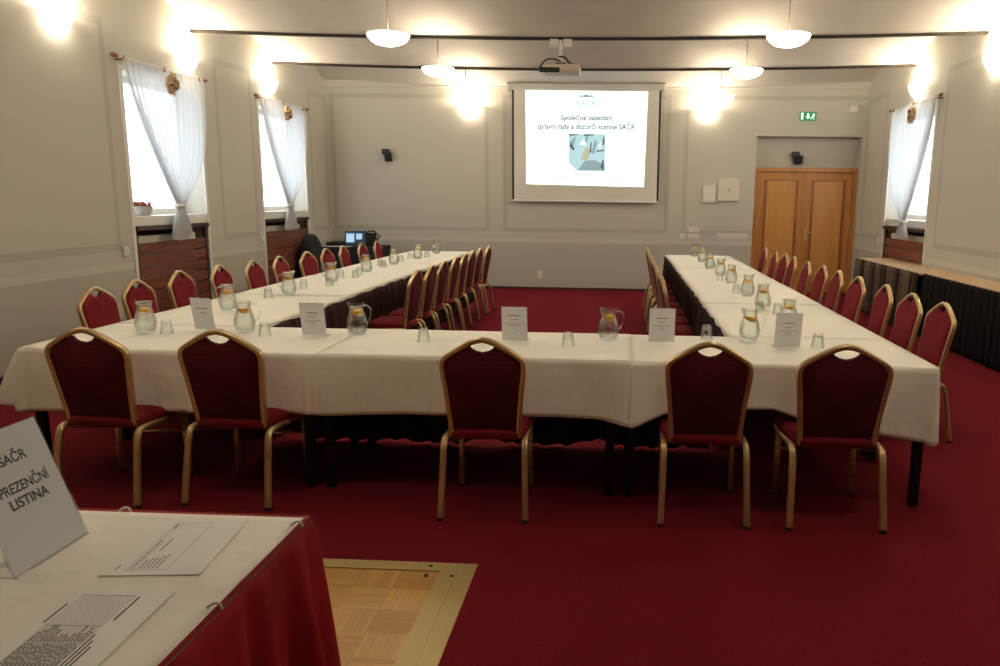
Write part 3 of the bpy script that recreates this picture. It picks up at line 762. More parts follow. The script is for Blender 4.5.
# ---------------------------------------------------------------- banquet chairs
def yback(z): return -.195 - .085 * max(0, (z - .42) / .5) ** 1.0
def make_chair():
    t = thing('banquet_chair', 'x', 'chair', (0, 0, 0), 0, 'banquet chairs')
    # back frame: one bent tube, closed at the bottom under the cushion
    half = [(.166, .405), (.171, .50), (.184, .64), (.196, .74), (.200, .785), (.193, .812), (.172, .832), (.095, .880), (.042, .908), (0, .916)]
    pts = [Vector((x, yback(z), z)) for x, z in half]
    pts = arc_smooth(pts, 1)
    full = [Vector((-p.x, p.y, p.z)) for p in pts][:-1] + pts[::-1]
    sec = [(-.008, -.015), (.008, -.015), (.013, -.010), (.009, 0), (.013, .010), (.008, .015), (-.008, .015), (-.012, .010), (-.012, -.010)]
    obj('back_frame', sweep(bmesh.new(), full, sec, up=(0, 1, .15)), 'gold', t, True)
    # padded back with the dip under the grip hole
    def wid(z): return .156 + .026 * min(1, max(0, (z - .42) / .33))
    out = [(-wid(.45), .45), (wid(.45), .45), (wid(.50) + .003, .50), (wid(.6) + .004, .6), (.186, .74), (.189, .78), (.181, .805), (.162, .824), (.095, .866), (.060, .884), (.052, .872), (.028, .858), (0, .852),
           (-.028, .858), (-.052, .872), (-.060, .884), (-.095, .866), (-.162, .824), (-.181, .805), (-.189, .78), (-.186, .74), (-wid(.6) - .004, .6), (-wid(.50) - .003, .50)]
    bm = bmesh.new(); cz = .63; rings = []
    for k, (sc, dy) in enumerate(((1, .0), (1, .012), (.97, .022), (.85, .030), (.5, .034))):
        rings.append([bm.verts.new((x * sc, yback(z) + dy, cz + (z - cz) * sc)) for x, z in out])
    n = len(out)
    for A, B in zip(rings, rings[1:]):
        for j in range(n): bm.faces.new((A[j], A[(j + 1) % n], B[(j + 1) % n], B[j]))
    bm.faces.new(rings[0][::-1])
    c1 = bm.verts.new((0, yback(cz) + .034, cz))
    for j in range(n): bm.faces.new((rings[-1][j], rings[-1][(j + 1) % n], c1))
    bmesh.ops.recalc_face_normals(bm, faces=bm.faces)
    br = obj('backrest', bm, 'fabric', t, True)
    # patterned cloth panel stapled over the rear of the pad
    bm = bmesh.new()
    A = [bm.verts.new((x, yback(z) - .0005, z)) for x, z in out]; B = [bm.verts.new((x * .97, yback(z) - .012, cz + (z - cz) * .97)) for x, z in out]
    for j in range(n): bm.faces.new((A[j], A[(j + 1) % n], B[(j + 1) % n], B[j]))
    c2 = bm.verts.new((0, yback(cz) - .014, cz))
    for j in range(n): bm.faces.new((B[(j + 1) % n], B[j], c2))
    bm.faces.new(A)
    bmesh.ops.recalc_face_normals(bm, faces=bm.faces)
    obj('back_panel', bm, 'fabric_back', br, True)['label'] = 'dark burgundy patterned rear panel'
    # seat cushion
    bm = bmesh.new(); out = []
    for (x, y) in [(-.165, -.212), (.165, -.212), (.192, -.17), (.218, .05), (.215, .17), (.19, .215), (.1, .232), (-.1, .232), (-.19, .215), (-.215, .17), (-.218, .05), (-.192, -.17)]: out.append((x, y))
    rings = [[bm.verts.new((x * s, .01 + (y - .01) * s, z)) for x, y in out] for s, z in ((.96, .395), (1, .405), (1.01, .43), (.985, .447), (.9, .458), (.6, .464))]
    n = len(out)
    for A, B in zip(rings, rings[1:]):
        for j in range(n): bm.faces.new((A[j], A[(j + 1) % n], B[(j + 1) % n], B[j]))
    bm.faces.new(rings[0][::-1]); bm.faces.new(rings[-1]); bmesh.ops.recalc_face_normals(bm, faces=bm.faces)
    obj('seat', bm, 'fabric', t, True)
    q = [(-.010, -.015), (.010, -.015), (.015, 0), (.010, .015), (-.010, .015), (-.015, 0)]
    for s in (-1, 1):
        p = arc_smooth([(s * .200, .19, .388), (s * .200, -.02, .390), (s * .201, -.19, .400), (s * .202, -.238, .380), (s * .205, -.262, .24), (s * .212, -.30, .012)], 2)
        lg = obj('leg', sweep(bmesh.new(), p, q, up=(1, 0, 0.)), 'gold', t, True)
        obj('rubber_foot', bx(s * .212 - .014, s * .212 + .014, -.316, -.286, 0, .016, bev=.003), 'rubber', lg)
        p = [(s * .190, .175, .40), (s * .192, .180, .20), (s * .196, .185, .012)]
        lg = obj('leg', sweep(bmesh.new(), p, q, up=(0, 1, 0)), 'gold', t, True)
        obj('rubber_foot', bx(s * .196 - .013, s * .196 + .013, .17, .20, 0, .014, bev=.003), 'rubber', lg)
        bm = bmesh.new()
        for z in (.13, .20, .27): lathe(bm, [(.006, -.003), (.006, .003)], 8)
        bm.free(); bm = bmesh.new()
        for z in (.12, .17, .22):
            sweep(bm, [(s * .192, .165, z), (s * .192, .1645, z)], circ(.005, 8))
        obj('leg_hole', bm, 'rubber', lg)
    for y in (.165, -.12): obj('cross_bar', sweep(bmesh.new(), [(-.2, y, .385), (.2, y, .385)], circ(.009, 8)), 'gold', t, True)
    for s in (-1, 1): obj('side_brace', sweep(bmesh.new(), [(s * .196, .18, .27), (s * .203, -.22, .385)], circ(.006, 6)), 'gold', t, True)
    return t
proto = make_chair(); used = [False]
def place_chair(x, y, rz, lab, grp):
    o = proto if not used[0] else copy_tree(proto); used[0] = True
    o.location = (x, y, 0); o.rotation_euler = (0, 0, rz); o.scale = (1, 1, 1); o['label'] = lab; o['group'] = grp
    return o
rd = math.radians; R_ = random.Random(5)
for (x, y, a, lab) in ((-2.66, 3.97, -3, 'leftmost of the front-row chairs, seen from behind, by the table corner'), (-1.985, 4.0, -3.5, 'front-row chair seen from behind, next to the left corner chair'),
                       (-.665, 3.935, 1, 'lone middle chair of the front row, seen from behind'), (.435, 3.95, 0, 'front-row chair seen from behind, second from the right corner'), (1.08, 3.955, 0, 'rightmost of the front-row chairs, seen from behind')):
    c_ = place_chair(x, y, rd(a), 'red banquet chair, ' + lab, 'chairs along the front table row')
    if abs(x) > 1: c_.scale = (1.07, 1, 1)
lo = [(-3.77, 5.37), (-3.80, 5.9), (-3.88, 6.65), (-3.84, 7.27), (-3.79, 7.85), (-3.79, 8.48), (-3.77, 9.17), (-3.78, 9.83), (-3.77, 10.43), (-3.74, 11.1), (-3.70, 11.68)]
for i, (x, y) in enumerate(lo):
    place_chair(x + .28, y, -PI / 2 + rd(R_.uniform(-4, 4)), 'red banquet chair outside the left table row, ' + ordlab(i, len(lo)), 'chairs along the outside of the left table row')
li = [7.1, 7.65, 8.2, 8.80, 9.31, 9.82, 10.33, 10.85]
for i, y in enumerate(li):
    place_chair(-1.87 - .28 + (.03 if i == 7 else 0), y, PI / 2 + rd(R_.uniform(-3, 3)), 'red banquet chair inside the left table row, ' + ordlab(i, 8), 'chairs along the inside of the left table row')
ro = [(2.21, 5.37), (2.19, 5.90), (2.19, 6.51), (2.17, 7.18), (2.15, 7.79), (2.15, 8.38), (2.11, 8.91), (2.12, 9.68), (2.12, 10.17), (2.09, 10.66), (2.10, 11.5)]
for i, (x, y) in enumerate(ro):
    place_chair(x - .28, y, PI / 2 + rd(R_.uniform(-3, 3)), 'red banquet chair outside the right table row, ' + ordlab(i, len(ro)), 'chairs along the outside of the right table row')
ri = [6.9, 7.45, 7.98, 8.57, 9.12, 9.78, 10.45, 11.05]
for i, y in enumerate(ri):
    place_chair(.36 + .28, y, -PI / 2 + rd(R_.uniform(-2, 2)), 'red banquet chair inside the right table row, ' + ordlab(i, 8), 'chairs along the inside of the right table row')

# ---------------------------------------------------------------- jugs, glasses, cards
ZT = ZC + .0045
def make_jug():
    t = thing('water_jug', 'x', 'water jug', (0, 0, 0), 0, 'glass water jugs')
    prof = [(.030, .004), (.044, 0), (.052, .010), (.060, .035), (.063, .062), (.058, .095), (.046, .130), (.040, .152), (.041, .172), (.048, .190)]
    inner = [(.045, .190), (.038, .172), (.037, .152), (.043, .130), (.055, .095), (.060, .062), (.057, .036), (.048, .016), (.03, .012)]
    def f(r, h, a):
        k = 1 + .035 * math.cos(6 * a) * max(0, 1 - h / .10)
        if h > .165: k *= 1 + .25 * max(0, math.cos(a - PI)) ** 8
        return r * k, h + (.012 * max(0, math.cos(a - PI)) ** 6 if h > .185 else 0)
    bm = lathe(bmesh.new(), prof + inner, 30, fn=f)
    bmesh.ops.recalc_face_normals(bm, faces=bm.faces)
    obj('glass_body', bm, 'glass', t, True)
    p = arc_smooth([(.040, 0, .168), (.070, 0, .172), (.092, 0, .150), (.092, 0, .105), (.075, 0, .070), (.058, 0, .058)], 2)
    obj('handle', sweep(bmesh.new(), p, circ(.0055, 8), up=(0, 1, 0)), 'glass', t, True)
    bm = lathe(bmesh.new(), [(.02, .0125), (.046, .0165), (.0555, .036), (.0585, .062), (.0535, .095), (.042, .130), (.0365, .145), (.002, .145)], 24)
    obj('water', bm, 'water', t, True)
    bm = bmesh.new(); R2 = random.Random(2)
    for k, (x, y, z, a, b) in enumerate(((.004, .004, .128, .30, .15), (-.006, -.004, .136, -.35, .2), (.002, -.003, .143, .15, -.3))):
        mt_ = Matrix.Translation((x, y, z)) @ Matrix.Rotation(a, 4, 'X') @ Matrix.Rotation(b, 4, 'Y')
        b2 = lathe(bmesh.new(), [(.002, -.0025), (.029, -.0025), (.031, 0), (.029, .0025), (.002, .0025)], 16); bmesh.ops.transform(b2, matrix=mt_, verts=b2.verts); merge(bm, b2)
    obj('lemon_slice', bm, 'lemon', t, True)
    return t
def make_glass():
    t = thing('water_glass', 'x', 'drinking glass', (0, 0, 0), 0, 'upturned water glasses')
    bm = lathe(bmesh.new(), [(.0365, 0), (.0385, .002), (.036, .02), (.031, .055), (.028, .080), (.026, .084), (.002, .082), (.002, .072), (.0255, .070), (.0285, .055), (.0335, .02), (.0355, .001)], 24, cap=False,
               fn=lambda r, h, a: (r * (1 + (.03 * math.cos(8 * a) if h > .03 else 0)), h))
    bmesh.ops.recalc_face_normals(bm, faces=bm.faces)
    obj('tumbler', bm, 'glass', t, True)
    return t
jp = make_jug(); gp = make_glass(); ju = [0]; gu = [0]
def jug(x, y, rz, lab, grp, s=1.):
    o = jp if not ju[0] else copy_tree(jp); ju[0] = 1
    o.location = (x, y, ZT); o.rotation_euler = (0, 0, rz); o['label'] = lab; o['group'] = grp; o.scale = (s, s, s)
def glass(x, y, lab, grp):
    o = gp if not gu[0] else copy_tree(gp); gu[0] = 1
    o.location = (x, y, ZT); o.rotation_euler = (0, 0, x * 7); o['label'] = lab; o['group'] = grp
GF, GL, GR = 'jugs on the front table row', 'jugs down the left table row', 'jugs down the right table row'
jug(-2.85, 4.49, 2.0, 'glass water jug with lemon at the left end of the front table row', GF)
jug(-2.29, 4.59, .3, 'glass water jug with lemon between the two leftmost name cards', GF)
jug(-1.59, 4.59, .75, 'glass water jug with lemon on the front row, just left of the lone middle chair', GF)
jug(-.065, 4.575, .3, 'glass water jug with lemon on the front row, before the open carpet', GF)
jug(.78, 4.66, .1, 'glass water jug with lemon at the inner corner of the right table row', GF)
lj = [(-2.82, 5.43), (-2.80, 6.42), (-2.79, 7.38), (-2.81, 8.49), (-2.80, 9.5), (-2.74, 10.41), (-2.74, 11.49)]
for i, (x, y) in enumerate(lj): jug(x, y, R_.uniform(1, 4), 'glass water jug with lemon on the left table row, ' + ordlab(i, 7), GL)
rj = [(1.12, 5.18), (1.11, 6.09), (1.12, 6.9), (1.12, 7.94), (1.11, 8.76), (1.09, 9.62), (1.10, 10.67), (1.09, 11.67)]
for i, (x, y) in enumerate(rj): jug(x, y, R_.uniform(1, 4), 'glass water jug with lemon on the right table row, ' + ordlab(i, 8), GR)
gf = [(-2.71, 4.47, 'beside the leftmost jug'), (-2.11, 4.47, 'between the two leftmost name cards'), (-1.13, 4.38, 'left of the lone middle chair'), (-.29, 4.34, 'between the middle name card and the jug'), (.53, 4.69, 'showing just above the second chair from the right'), (1.14, 4.47, 'beside the rightmost name card')]
for x, y, l in gf: glass(x, y, 'upturned water glass on the front row, ' + l, 'glasses on the front table row')
gl = [(-2.86, 6.16), (-2.84, 6.83), (-2.70, 7.08), (-2.86, 7.82), (-2.72, 7.86), (-2.78, 8.15), (-2.80, 9.07), (-2.90, 9.28), (-2.84, 9.96), (-2.86, 10.47), (-2.70, 10.75)]
for i, (x, y) in enumerate(gl): glass(x, y, 'upturned water glass on the left table row, ' + ordlab(i, len(gl)), 'glasses down the left table row')
gr = [(1.17, 5.80), (1.06, 5.92), (1.05, 7.10), (1.17, 7.30), (1.04, 8.2), (1.16, 9.9)]
for i, (x, y) in enumerate(gr): glass(x, y, 'upturned water glass on the right table row, ' + ordlab(i, len(gr)), 'glasses down the right table row')
def card(x, y, rz, lab, lines, wd=.150, h=.205, lean=.03):
    t = thing('name_card', lab, 'name card', (x, y, ZT), rz, 'name cards in clear holders')
    ht = .205
    def quad(bm, x0, x1, z0, z1, th, oy): # panel leaning towards -y
        vs = []
        for (px, pz) in ((x0, z0), (x1, z0), (x1, z1), (x0, z1)):
            for q in (0, th): vs.append(bm.verts.new((px, -lean * pz / ht + oy + q, pz)))
        a = vs; 
        for f_ in ((0, 2, 4, 6), (7, 5, 3, 1), (0, 1, 3, 2), (2, 3, 5, 4), (4, 5, 7, 6), (6, 7, 1, 0)): bm.faces.new([a[k] for k in f_])
        bmesh.ops.recalc_face_normals(bm, faces=bm.faces)
        return bm
    bm = bmesh.new(); quad(bm, -wd / 2 - .003, wd / 2 + .003, .0, h, .002, .0022); box(bm, -wd / 2 - .003, wd / 2 + .003, .004, .075, 0, .002)
    obj('holder', bm, 'acrylic', t)
    obj('card', quad(bmesh.new(), -wd / 2, wd / 2, .006, h - .002, .001, .0), 'card', t)
    bm = bmesh.new()
    for (cx, hw, z, th) in lines: quad(bm, cx - hw, cx + hw, z, z + th, .0006, -.0008)
    obj('printed_lines', bm, 'ink_soft', t)
    return t
card(-2.555, 4.62, rd(-12), 'name card with two printed lines, leftmost on the front table row', [(.0, .045, .135, .007), (.004, .022, .108, .005)])
LN = [(0, .034, .140, .006), (0, .018, .118, .004), (0, .05, .095, .003), (0, .022, .082, .003), (0, .01, .070, .003)]
card(-1.82, 4.50, rd(-4), 'name card on the front row, second from the left, before the dark skirt', LN)
card(-.615, 4.50, rd(-1), 'name card on the front row standing above the lone middle chair', [(0, .042, .148, .006), (0, .02, .125, .004), (0, .05, .10, .003), (0, .035, .088, .003), (0, .012, .072, .003)])
card(.25, 4.56, rd(1), 'name card on the front row, second from the right', LN)
card(.965, 4.47, rd(2), 'name card in front of a jug, rightmost on the front table row', LN)

# ---------------------------------------------------------------- side tables along the right wall
for k, (a, b) in enumerate(((9.56, 12.05), (7.46, 9.55))):
    x0 = 3.60 if k == 0 else 3.66
    folding_table(x0, XR - .01, a, b, 'narrow beech-topped table against the right wall, ' + ('farther one, under the window' if k == 0 else 'nearer one, cut by the photo edge'), 'narrow tables along the right wall', 'wood_top', zt=.76, leg=.03, inset=.06)
skirt([(XR - .03, 12.07 + .0)] and (seg((XR - .03, 12.065), (3.59, 12.065), .012) + seg((3.585, 12.06), (3.585, 9.565), .012)), 'taupe pleated skirt with painted fold shade on the farther table along the right wall', 'taupe_skirt', ztop=.752, hem0=.005, ripple=.034, freq=56, flare=.03, hemwave=.0, grp='skirts of the tables along the right wall', start=.8)
skirt(seg((3.645, 9.555), (3.645, 7.47), .012) + seg((3.65, 7.45), (XR - .03, 7.45), .012), 'black pleated skirt on the nearer table along the right wall', 'black_skirt', ztop=.752, hem0=.005, ripple=.018, freq=50, flare=.03, hemwave=.0, grp='skirts of the tables along the right wall', start=.8)

# ---------------------------------------------------------------- projection screen
t = thing('projection_screen', 'white roll-down projection screen showing a slide on the end wall', 'projection screen', (0, 0, 0))
ysn = YW - .10
bm = bmesh.new(); prism(bm, [(YW, 3.39), (YW - .13, 3.39), (YW - .15, 3.41), (YW - .15, 3.48), (YW - .11, 3.52), (YW, 3.52)], 0, -1.96, .66)
obj('housing', bm, 'housing', t)
for xx in (-1.975, .675): obj('end_cap', prism(bmesh.new(), [(YW, 3.38), (YW - .14, 3.38), (YW - .16, 3.41), (YW - .155, 3.49), (YW - .11, 3.53), (YW, 3.53)], 0, xx - .015, xx + .015), 'plastic_white', t)
obj('screen_fabric', bx(-1.87, .585, ysn, ysn + .003, 1.56, 3.39), 'screen_cloth', t)
for xx in (-1.905, .585): obj('black_border', bx(xx, xx + .035, ysn - .001, ysn + .003, 1.56, 3.39), 'black', t)
bm = bx(-1.90, .615, ysn - .015, ysn + .02, 1.53, 1.56, bev=.004); obj('bottom_bar', bm, 'plastic_white', t)
sl = obj('slide_image', prism(bmesh.new(), [(-1.66, 1.825), (.365, 1.795), (.395, 3.37), (-1.675, 3.385)], 1, ysn - .003, ysn - .0005), 'slide', t)
def SM(x, z, y=ysn - .0045): return Matrix.Translation((x, y, z)) @ Matrix.Rotation(PI / 2, 4, 'X')
text('slide_text', 'Společné zasedání', .118, 'slide_text', sl, SM(-.64, 2.935))
text('slide_text', 'správní rady a dozorčí komise SAČR', .130, 'slide_text', sl, SM(-.64, 2.79), sx=.85)
text('slide_logo', 'SAČR', .125, 'slide_pale', sl, SM(-.64, 3.17), sx=1.1)
bm = bmesh.new()
yy0, yy1 = ysn - .005, ysn - .0035
prism(bm, [(-.70, 3.27), (-.70, 3.295), (-.68, 3.30), (-.67, 3.32), (-.61, 3.32), (-.60, 3.30), (-.58, 3.295), (-.58, 3.27)], 1, yy0, yy1)
prism(bm, [(-.76, 3.275), (-.76, 3.29), (-.735, 3.31), (-.71, 3.31), (-.705, 3.275)], 1, yy0, yy1); prism(bm, [(-.575, 3.275), (-.575, 3.31), (-.55, 3.31), (-.525, 3.29), (-.525, 3.275)], 1, yy0, yy1)
obj('slide_logo', bm, 'slide_mid', sl)
obj('slide_logo', bx(-.80, -.48, yy0, yy1, 3.075, 3.085), 'slide_pale', sl)
bm = bmesh.new()
for (cx, hw, z, h_) in ((-.62, .24, 1.985, .018), (-.62, .57, 1.915, .015)):
    x = cx - hw; R3 = random.Random(int(z * 100))
    while x < cx + hw:
        l_ = R3.uniform(.03, .09); box(bm, x, min(x + l_, cx + hw), yy0, yy1, z, z + h_); x += l_ + .018
obj('slide_footer', bm, 'slide_pale', sl)
# blurry teal picture, built from generic facets
pc = obj('slide_picture', bx(-.93, -.31, yy0, yy1, 2.06, 2.67), 'slide_pale', sl)
R3 = random.Random(11)
def facets(m_, lst, lay):
    bm = bmesh.new()
    for poly in lst: prism(bm, [(-.93 + .62 * a, 2.06 + .61 * b) for a, b in poly], 1, ysn - .0055 - lay * .0006, ysn - .0052 - lay * .0006)
    obj('slide_picture', bm, m_, sl)
facets('slide_mid', [[(.0, .0), (.25, .0), (.45, .28), (.72, .3), (1, .15), (1, 0)], [(.0, .75), (.2, .95), (.12, .6)], [(.62, .5), (.72, .85), (.78, .8), (.70, .45)], [(.38, .8), (.55, 1), (.5, .78)], [(0, .92), (.3, 1), (0, 1)]], 0)
facets('slide_warm', [[(.33, .3), (.45, .62), (.55, .66), (.6, .45), (.5, .3)]], 1)
facets('slide_dark', [[(.0, .96), (.25, .97), (.25, 1), (0, 1)], [(.42, .94), (.7, .97), (.68, 1), (.42, 1)], [(.02, .66), (.12, .55), (.16, .6), (.06, .75)], [(.57, .5), (.6, .78), (.63, .78), (.62, .5)], [(.76, .52), (.98, .54), (.98, .58), (.76, .56)], [(.88, .1), (.97, .02), (.97, .3), (.93, .3)], [(.92, .7), (.98, .72), (.98, .95), (.94, .9)]], 2)
facets('slide', [[(0, .0), (.22, 0), (0, .22)], [(.3, .72), (.42, .88), (.48, .7)], [(.8, .65), (.9, .8), (.88, .62)]], 3)

# projector on its ceiling mount
t = thing('projector', 'beige ceiling projector hanging from the beam in front of the screen', 'projector', (-.75, 9.5, 3.02))
obj('body', bx(-.20, .23, -.16, .16, 0, .095, bev=.02), 'pvc', t)
bm = bx(-.24, .0, -.17, -.12, .0, .055, bev=.012); obj('dark_front', bm, 'black', t)
bm = bmesh.new(); sweep(bm, [(.07, .16, .05), (.07, .20, .05)], circ(.035, 16)); obj('lens', bm, 'black', t, True)
obj('mount_pole', tube([(0, 0, .12), (0, 0, ZB - .075 - 3.02)], .02, 12), 'plastic_white', t, True)
for q in (-.13, .03): obj('ceiling_bracket', bx(q, q + .10, -.035, .035, ZB - .150 - 3.02, ZB - .072 - 3.02, bev=.003), 'plastic_white', t)
bm = bx(-.06, .06, -.05, .05, .095, .125, bev=.004); sweep(bm, arc_smooth([(-.02, -.05, .19), (.05, -.03, .19), (.10, 0, .12), (.21, .02, .10)], 1), circ(.011, 6)); obj('mount_plate', bm, 'black', t)
bm = sweep(bmesh.new(), arc_smooth([(0, -.03, .14), (-.08, -.10, .16), (-.16, -.16, .14), (-.22, -.15, .08), (-.25, -.12, .02), (-.20, -.10, .02)], 2), circ(.010, 6)); obj('cable', bm, 'black', t, True)

# ---------------------------------------------------------------- things on the end wall
def wall_speaker(x, z, y, lab):
    t = thing('wall_speaker', lab, 'speaker', (x, y, z), 0, 'small black wall speakers')
    obj('bracket', bx(-.03, .03, -.06, 0, .0, .05, bev=.004), 'black', t)
    bm = bx(-.06, .06, -.06, .05, -.12, .02, bev=.008); bmesh.ops.rotate(bm, verts=bm.verts, cent=(0, 0, 0), matrix=Matrix.Rotation(rd(18), 3, 'X') @ Matrix.Rotation(rd(25), 3, 'Z'))
    bmesh.ops.translate(bm, verts=bm.verts, vec=(.03, -.11, .0)); obj('cabinet', bm, 'black', t)
    bm = bx(-.07, .05, -.13, -.05, -.01, .085, bev=.006); obj('swivel', bm, 'black', t)
wall_speaker(-4.10, 2.31, YW, 'small black speaker on the end wall left of the screen')
wall_speaker(2.97, 2.34, YW + .25, 'small black speaker in the recess above the wooden door')
t = thing('exit_sign', 'green and white emergency exit sign above the wooden door', 'sign', (3.09, YW, 3.0))
obj('housing', bx(-.135, .135, -.03, 0, -.07, .07, bev=.003), 'exit_green', t)
bm = bx(-.12, -.085, -.034, -.03, -.055, .055); prism(bm, [(-.02, .045), (.01, .045), (.01, -.005), (.035, -.005), (-.005, -.05), (-.045, -.005), (-.02, -.005)], 1, -.034, -.03)
lathe(bm, [(.011, 0), (.011, .001)], 10, .095, -.033, .035) if False else None
sweep(bm, [(.092, -.0302, .037), (.092, -.034, .037)], circ(.012, 10))
for a, b in (((.088, .022), (.075, -.012)), ((.075, -.012), (.098, -.052)), ((.075, -.012), (.05, -.03)), ((.086, .018), (.11, .0)), ((.086, .018), (.058, .012)), ((.05, -.03), (.045, -.05))):
    sweep(bm, [(a[0], -.032, a[1]), (b[0], -.032, b[1])], [(-.006, -.002), (.006, -.002), (.006, .002), (-.006, .002)], up=(0, 1, 0))
obj('pictogram', bm, 'exit_white', t)
t = thing('alarm_box', 'small cream alarm box high on the end wall right of the exit sign', 'alarm', (3.83, YW, 3.12), 0)
obj('body', bx(-.08, .08, -.05, 0, -.06, .07, bev=.012), 'plastic', t); bm = bx(-.045, -.01, -.058, -.05, -.03, .04); box(bm, .01, .05, -.058, -.05, -.03, .03); obj('grille', bm, 'plastic_white', t)
t = thing('thermostat', 'smaller cream wall box left of the larger control box', 'wall box', (1.49, YW, 1.69)); obj('body', bx(-.115, .115, -.045, 0, -.15, .15, bev=.008), 'plastic', t); obj('cover', bx(-.095, .095, -.052, -.045, -.12, .09, bev=.004), 'plastic_white', t)
t = thing('control_box', 'larger square cream control box with a gold emblem on the end wall', 'wall box', (1.82, YW, 1.77)); obj('body', bx(-.18, .18, -.05, 0, -.19, .19, bev=.008), 'plastic', t)
bm = bmesh.new(); prism(bm, [(-.05, -.01), (-.01, 0), (.0, .03), (.01, 0), (.04, -.01), (.01, -.02), (0, -.04), (-.01, -.02)], 1, -.053, -.05); obj('emblem', bm, 'brass', t)
def outlet(x, z, w_, h_, lab, grp='white switches and sockets on the end wall', y=YW, holes=1):
    t = thing('wall_socket', lab, 'wall socket', (x, y, z), 0, grp); obj('plate', bx(-w_ / 2, w_ / 2, -.012, 0, -h_ / 2, h_ / 2, bev=.003), 'plastic_white', t)
    bm = bmesh.new()
    for k in range(holes):
        c = (k - (holes - 1) / 2) * w_ / holes; box(bm, c - w_ / holes * .32, c + w_ / holes * .32, -.016, -.012, -h_ * .3, h_ * .3, bev=.002)
    obj('rocker', bm, 'plastic', t)
for x, z, l in ((1.06, .97, 'lower row, leftmost and apart'), (1.20, .97, 'lower row, below the left upper switch'), (1.30, .97, 'lower row, rightmost'), (1.20, 1.085, 'upper row, left'), (1.30, 1.085, 'upper row, right')):
    outlet(x, z, .085, .085, 'white wall switch right of the screen, ' + l)
outlet(1.80, .985, .29, .085, 'white strip of sockets on the end wall near the door, left strip', holes=3)
outlet(2.07, .985, .23, .085, 'white strip of sockets on the end wall near the door, right strip', holes=3)
outlet(-1.43, .26, .085, .13, 'white double socket low on the end wall below the screen', holes=1)
outlet(1.29, .745, .09, .07, 'white socket low on the end wall just above the right table row')
for (x, y, rz, l) in ((XL, 7.88, PI / 2, 'nearer left window'), (XL, 11.0, PI / 2, 'farther left window'), (XR, 12.62, -PI / 2, 'right-hand window')):
    t = thing('wall_socket', 'small cream socket on the wall rail beside the ' + l, 'wall socket', (x, y, .99), rz, 'cream sockets beside the windows')
    obj('plate', bx(-.04, .04, -.03, 0, -.055, .055, bev=.006), 'plastic', t); obj('rocker', bx(-.022, .022, -.035, -.03, -.03, .03, bev=.002), 'plastic_white', t)

# ---------------------------------------------------------------- corner table with laptop, coat on a chair
TBX0, TBX1, TBY0, TBY1 = -5.0, -4.02, 12.75, 13.45
folding_table(TBX0, TBX1, TBY0, TBY1, 'small table in the far left corner holding the laptop', None, zt=.745)
bm = bmesh.new(); top_grid(bm, TBX0 - .01, TBX1 + .01, TBY0 - .01, TBY1 + .01, .752, .002, 10, 8, .0)
p = seg((TBX0 - .012, TBY1), (TBX0 - .012, TBY0 + .02), .02) + seg((TBX0 + .0, TBY0 - .012), (TBX1, TBY0 - .012), .02) + seg((TBX1 + .012, TBY0 + .0), (TBX1 + .012, TBY1), .02)
merge(bm, drape(p, .752, lambda s, q: .02, lambda s, q: .03, .008, 30, 8))
tag(obj('tablecloth', bm, 'blackcloth', None, True), 'black cloth over the small corner table', 'tablecloth')
tag(obj('paper_sheet', bx(-4.98, -4.50, 12.76, 12.90, .753, .758), 'paper'), 'white papers along the front edge of the black corner table', 'paper')
t = thing('laptop', 'open dark laptop showing two pale windows on the corner table', 'laptop', (-4.50, 12.98, .753), rd(8))
obj('keyboard', bx(-.18, .18, -.10, .14, 0, .018, bev=.003), 'black', t)
bm = bx(-.18, .18, 0, .010, 0, .24, bev=.003); bmesh.ops.rotate(bm, verts=bm.verts, cent=(0, 0, 0), matrix=Matrix.Rotation(rd(-14), 3, 'X')); bmesh.ops.translate(bm, verts=bm.verts, vec=(0, .14, .018))
sc_ = obj('lid', bm, 'black', t)
def lidq(x0, x1, z0, z1, d_, nm, m_, par):
    bm = bx(x0, x1, -.0012 - d_, -.0004 - d_, z0, z1); bmesh.ops.rotate(bm, verts=bm.verts, cent=(0, 0, 0), matrix=Matrix.Rotation(rd(-14), 3, 'X')); bmesh.ops.translate(bm, verts=bm.verts, vec=(0, .14, .018)); return obj(nm, bm, m_, par)
scr = lidq(-.17, .17, .012, .23, 0, 'display', 'laptop_screen', sc_)
t2 = t
lidq(-.155, -.02, .04, .19, .001, 'display_window', 'laptop_window', sc_); lidq(.01, .11, .09, .19, .001, 'display_window', 'laptop_window', sc_)
t = thing('equipment_bag', 'dark equipment bag right of the laptop on the corner table', 'bag', (-4.22, 13.03, .753), .3)
bm = bx(-.09, .09, -.11, .11, 0, .22, bev=.03); obj('body', bm, 'blackcloth', t, True)
obj('flap', sweep(bmesh.new(), [(-.10, 0, .20), (-.02, 0, .255), (.06, 0, .25), (.12, 0, .19)], [(-.10, -.008), (.10, -.008), (.10, .008), (-.10, .008)], up=(0, 0, 1)), 'blackcloth', t)
obj('strap', sweep(bmesh.new(), arc_smooth([(.09, -.08, .10), (.16, -.10, .16), (.15, .0, .20), (.09, .08, .12)], 2), circ(.008, 6)), 'black', t, True)
tag(obj('laptop_case', bx(-4.96, -4.71, 12.93, 13.25, .753, .815, bev=.014), 'blackcloth'), 'flat black case left of the laptop on the corner table', 'case')
bm = bmesh.new()
nu, nv = 26, 20; g = []
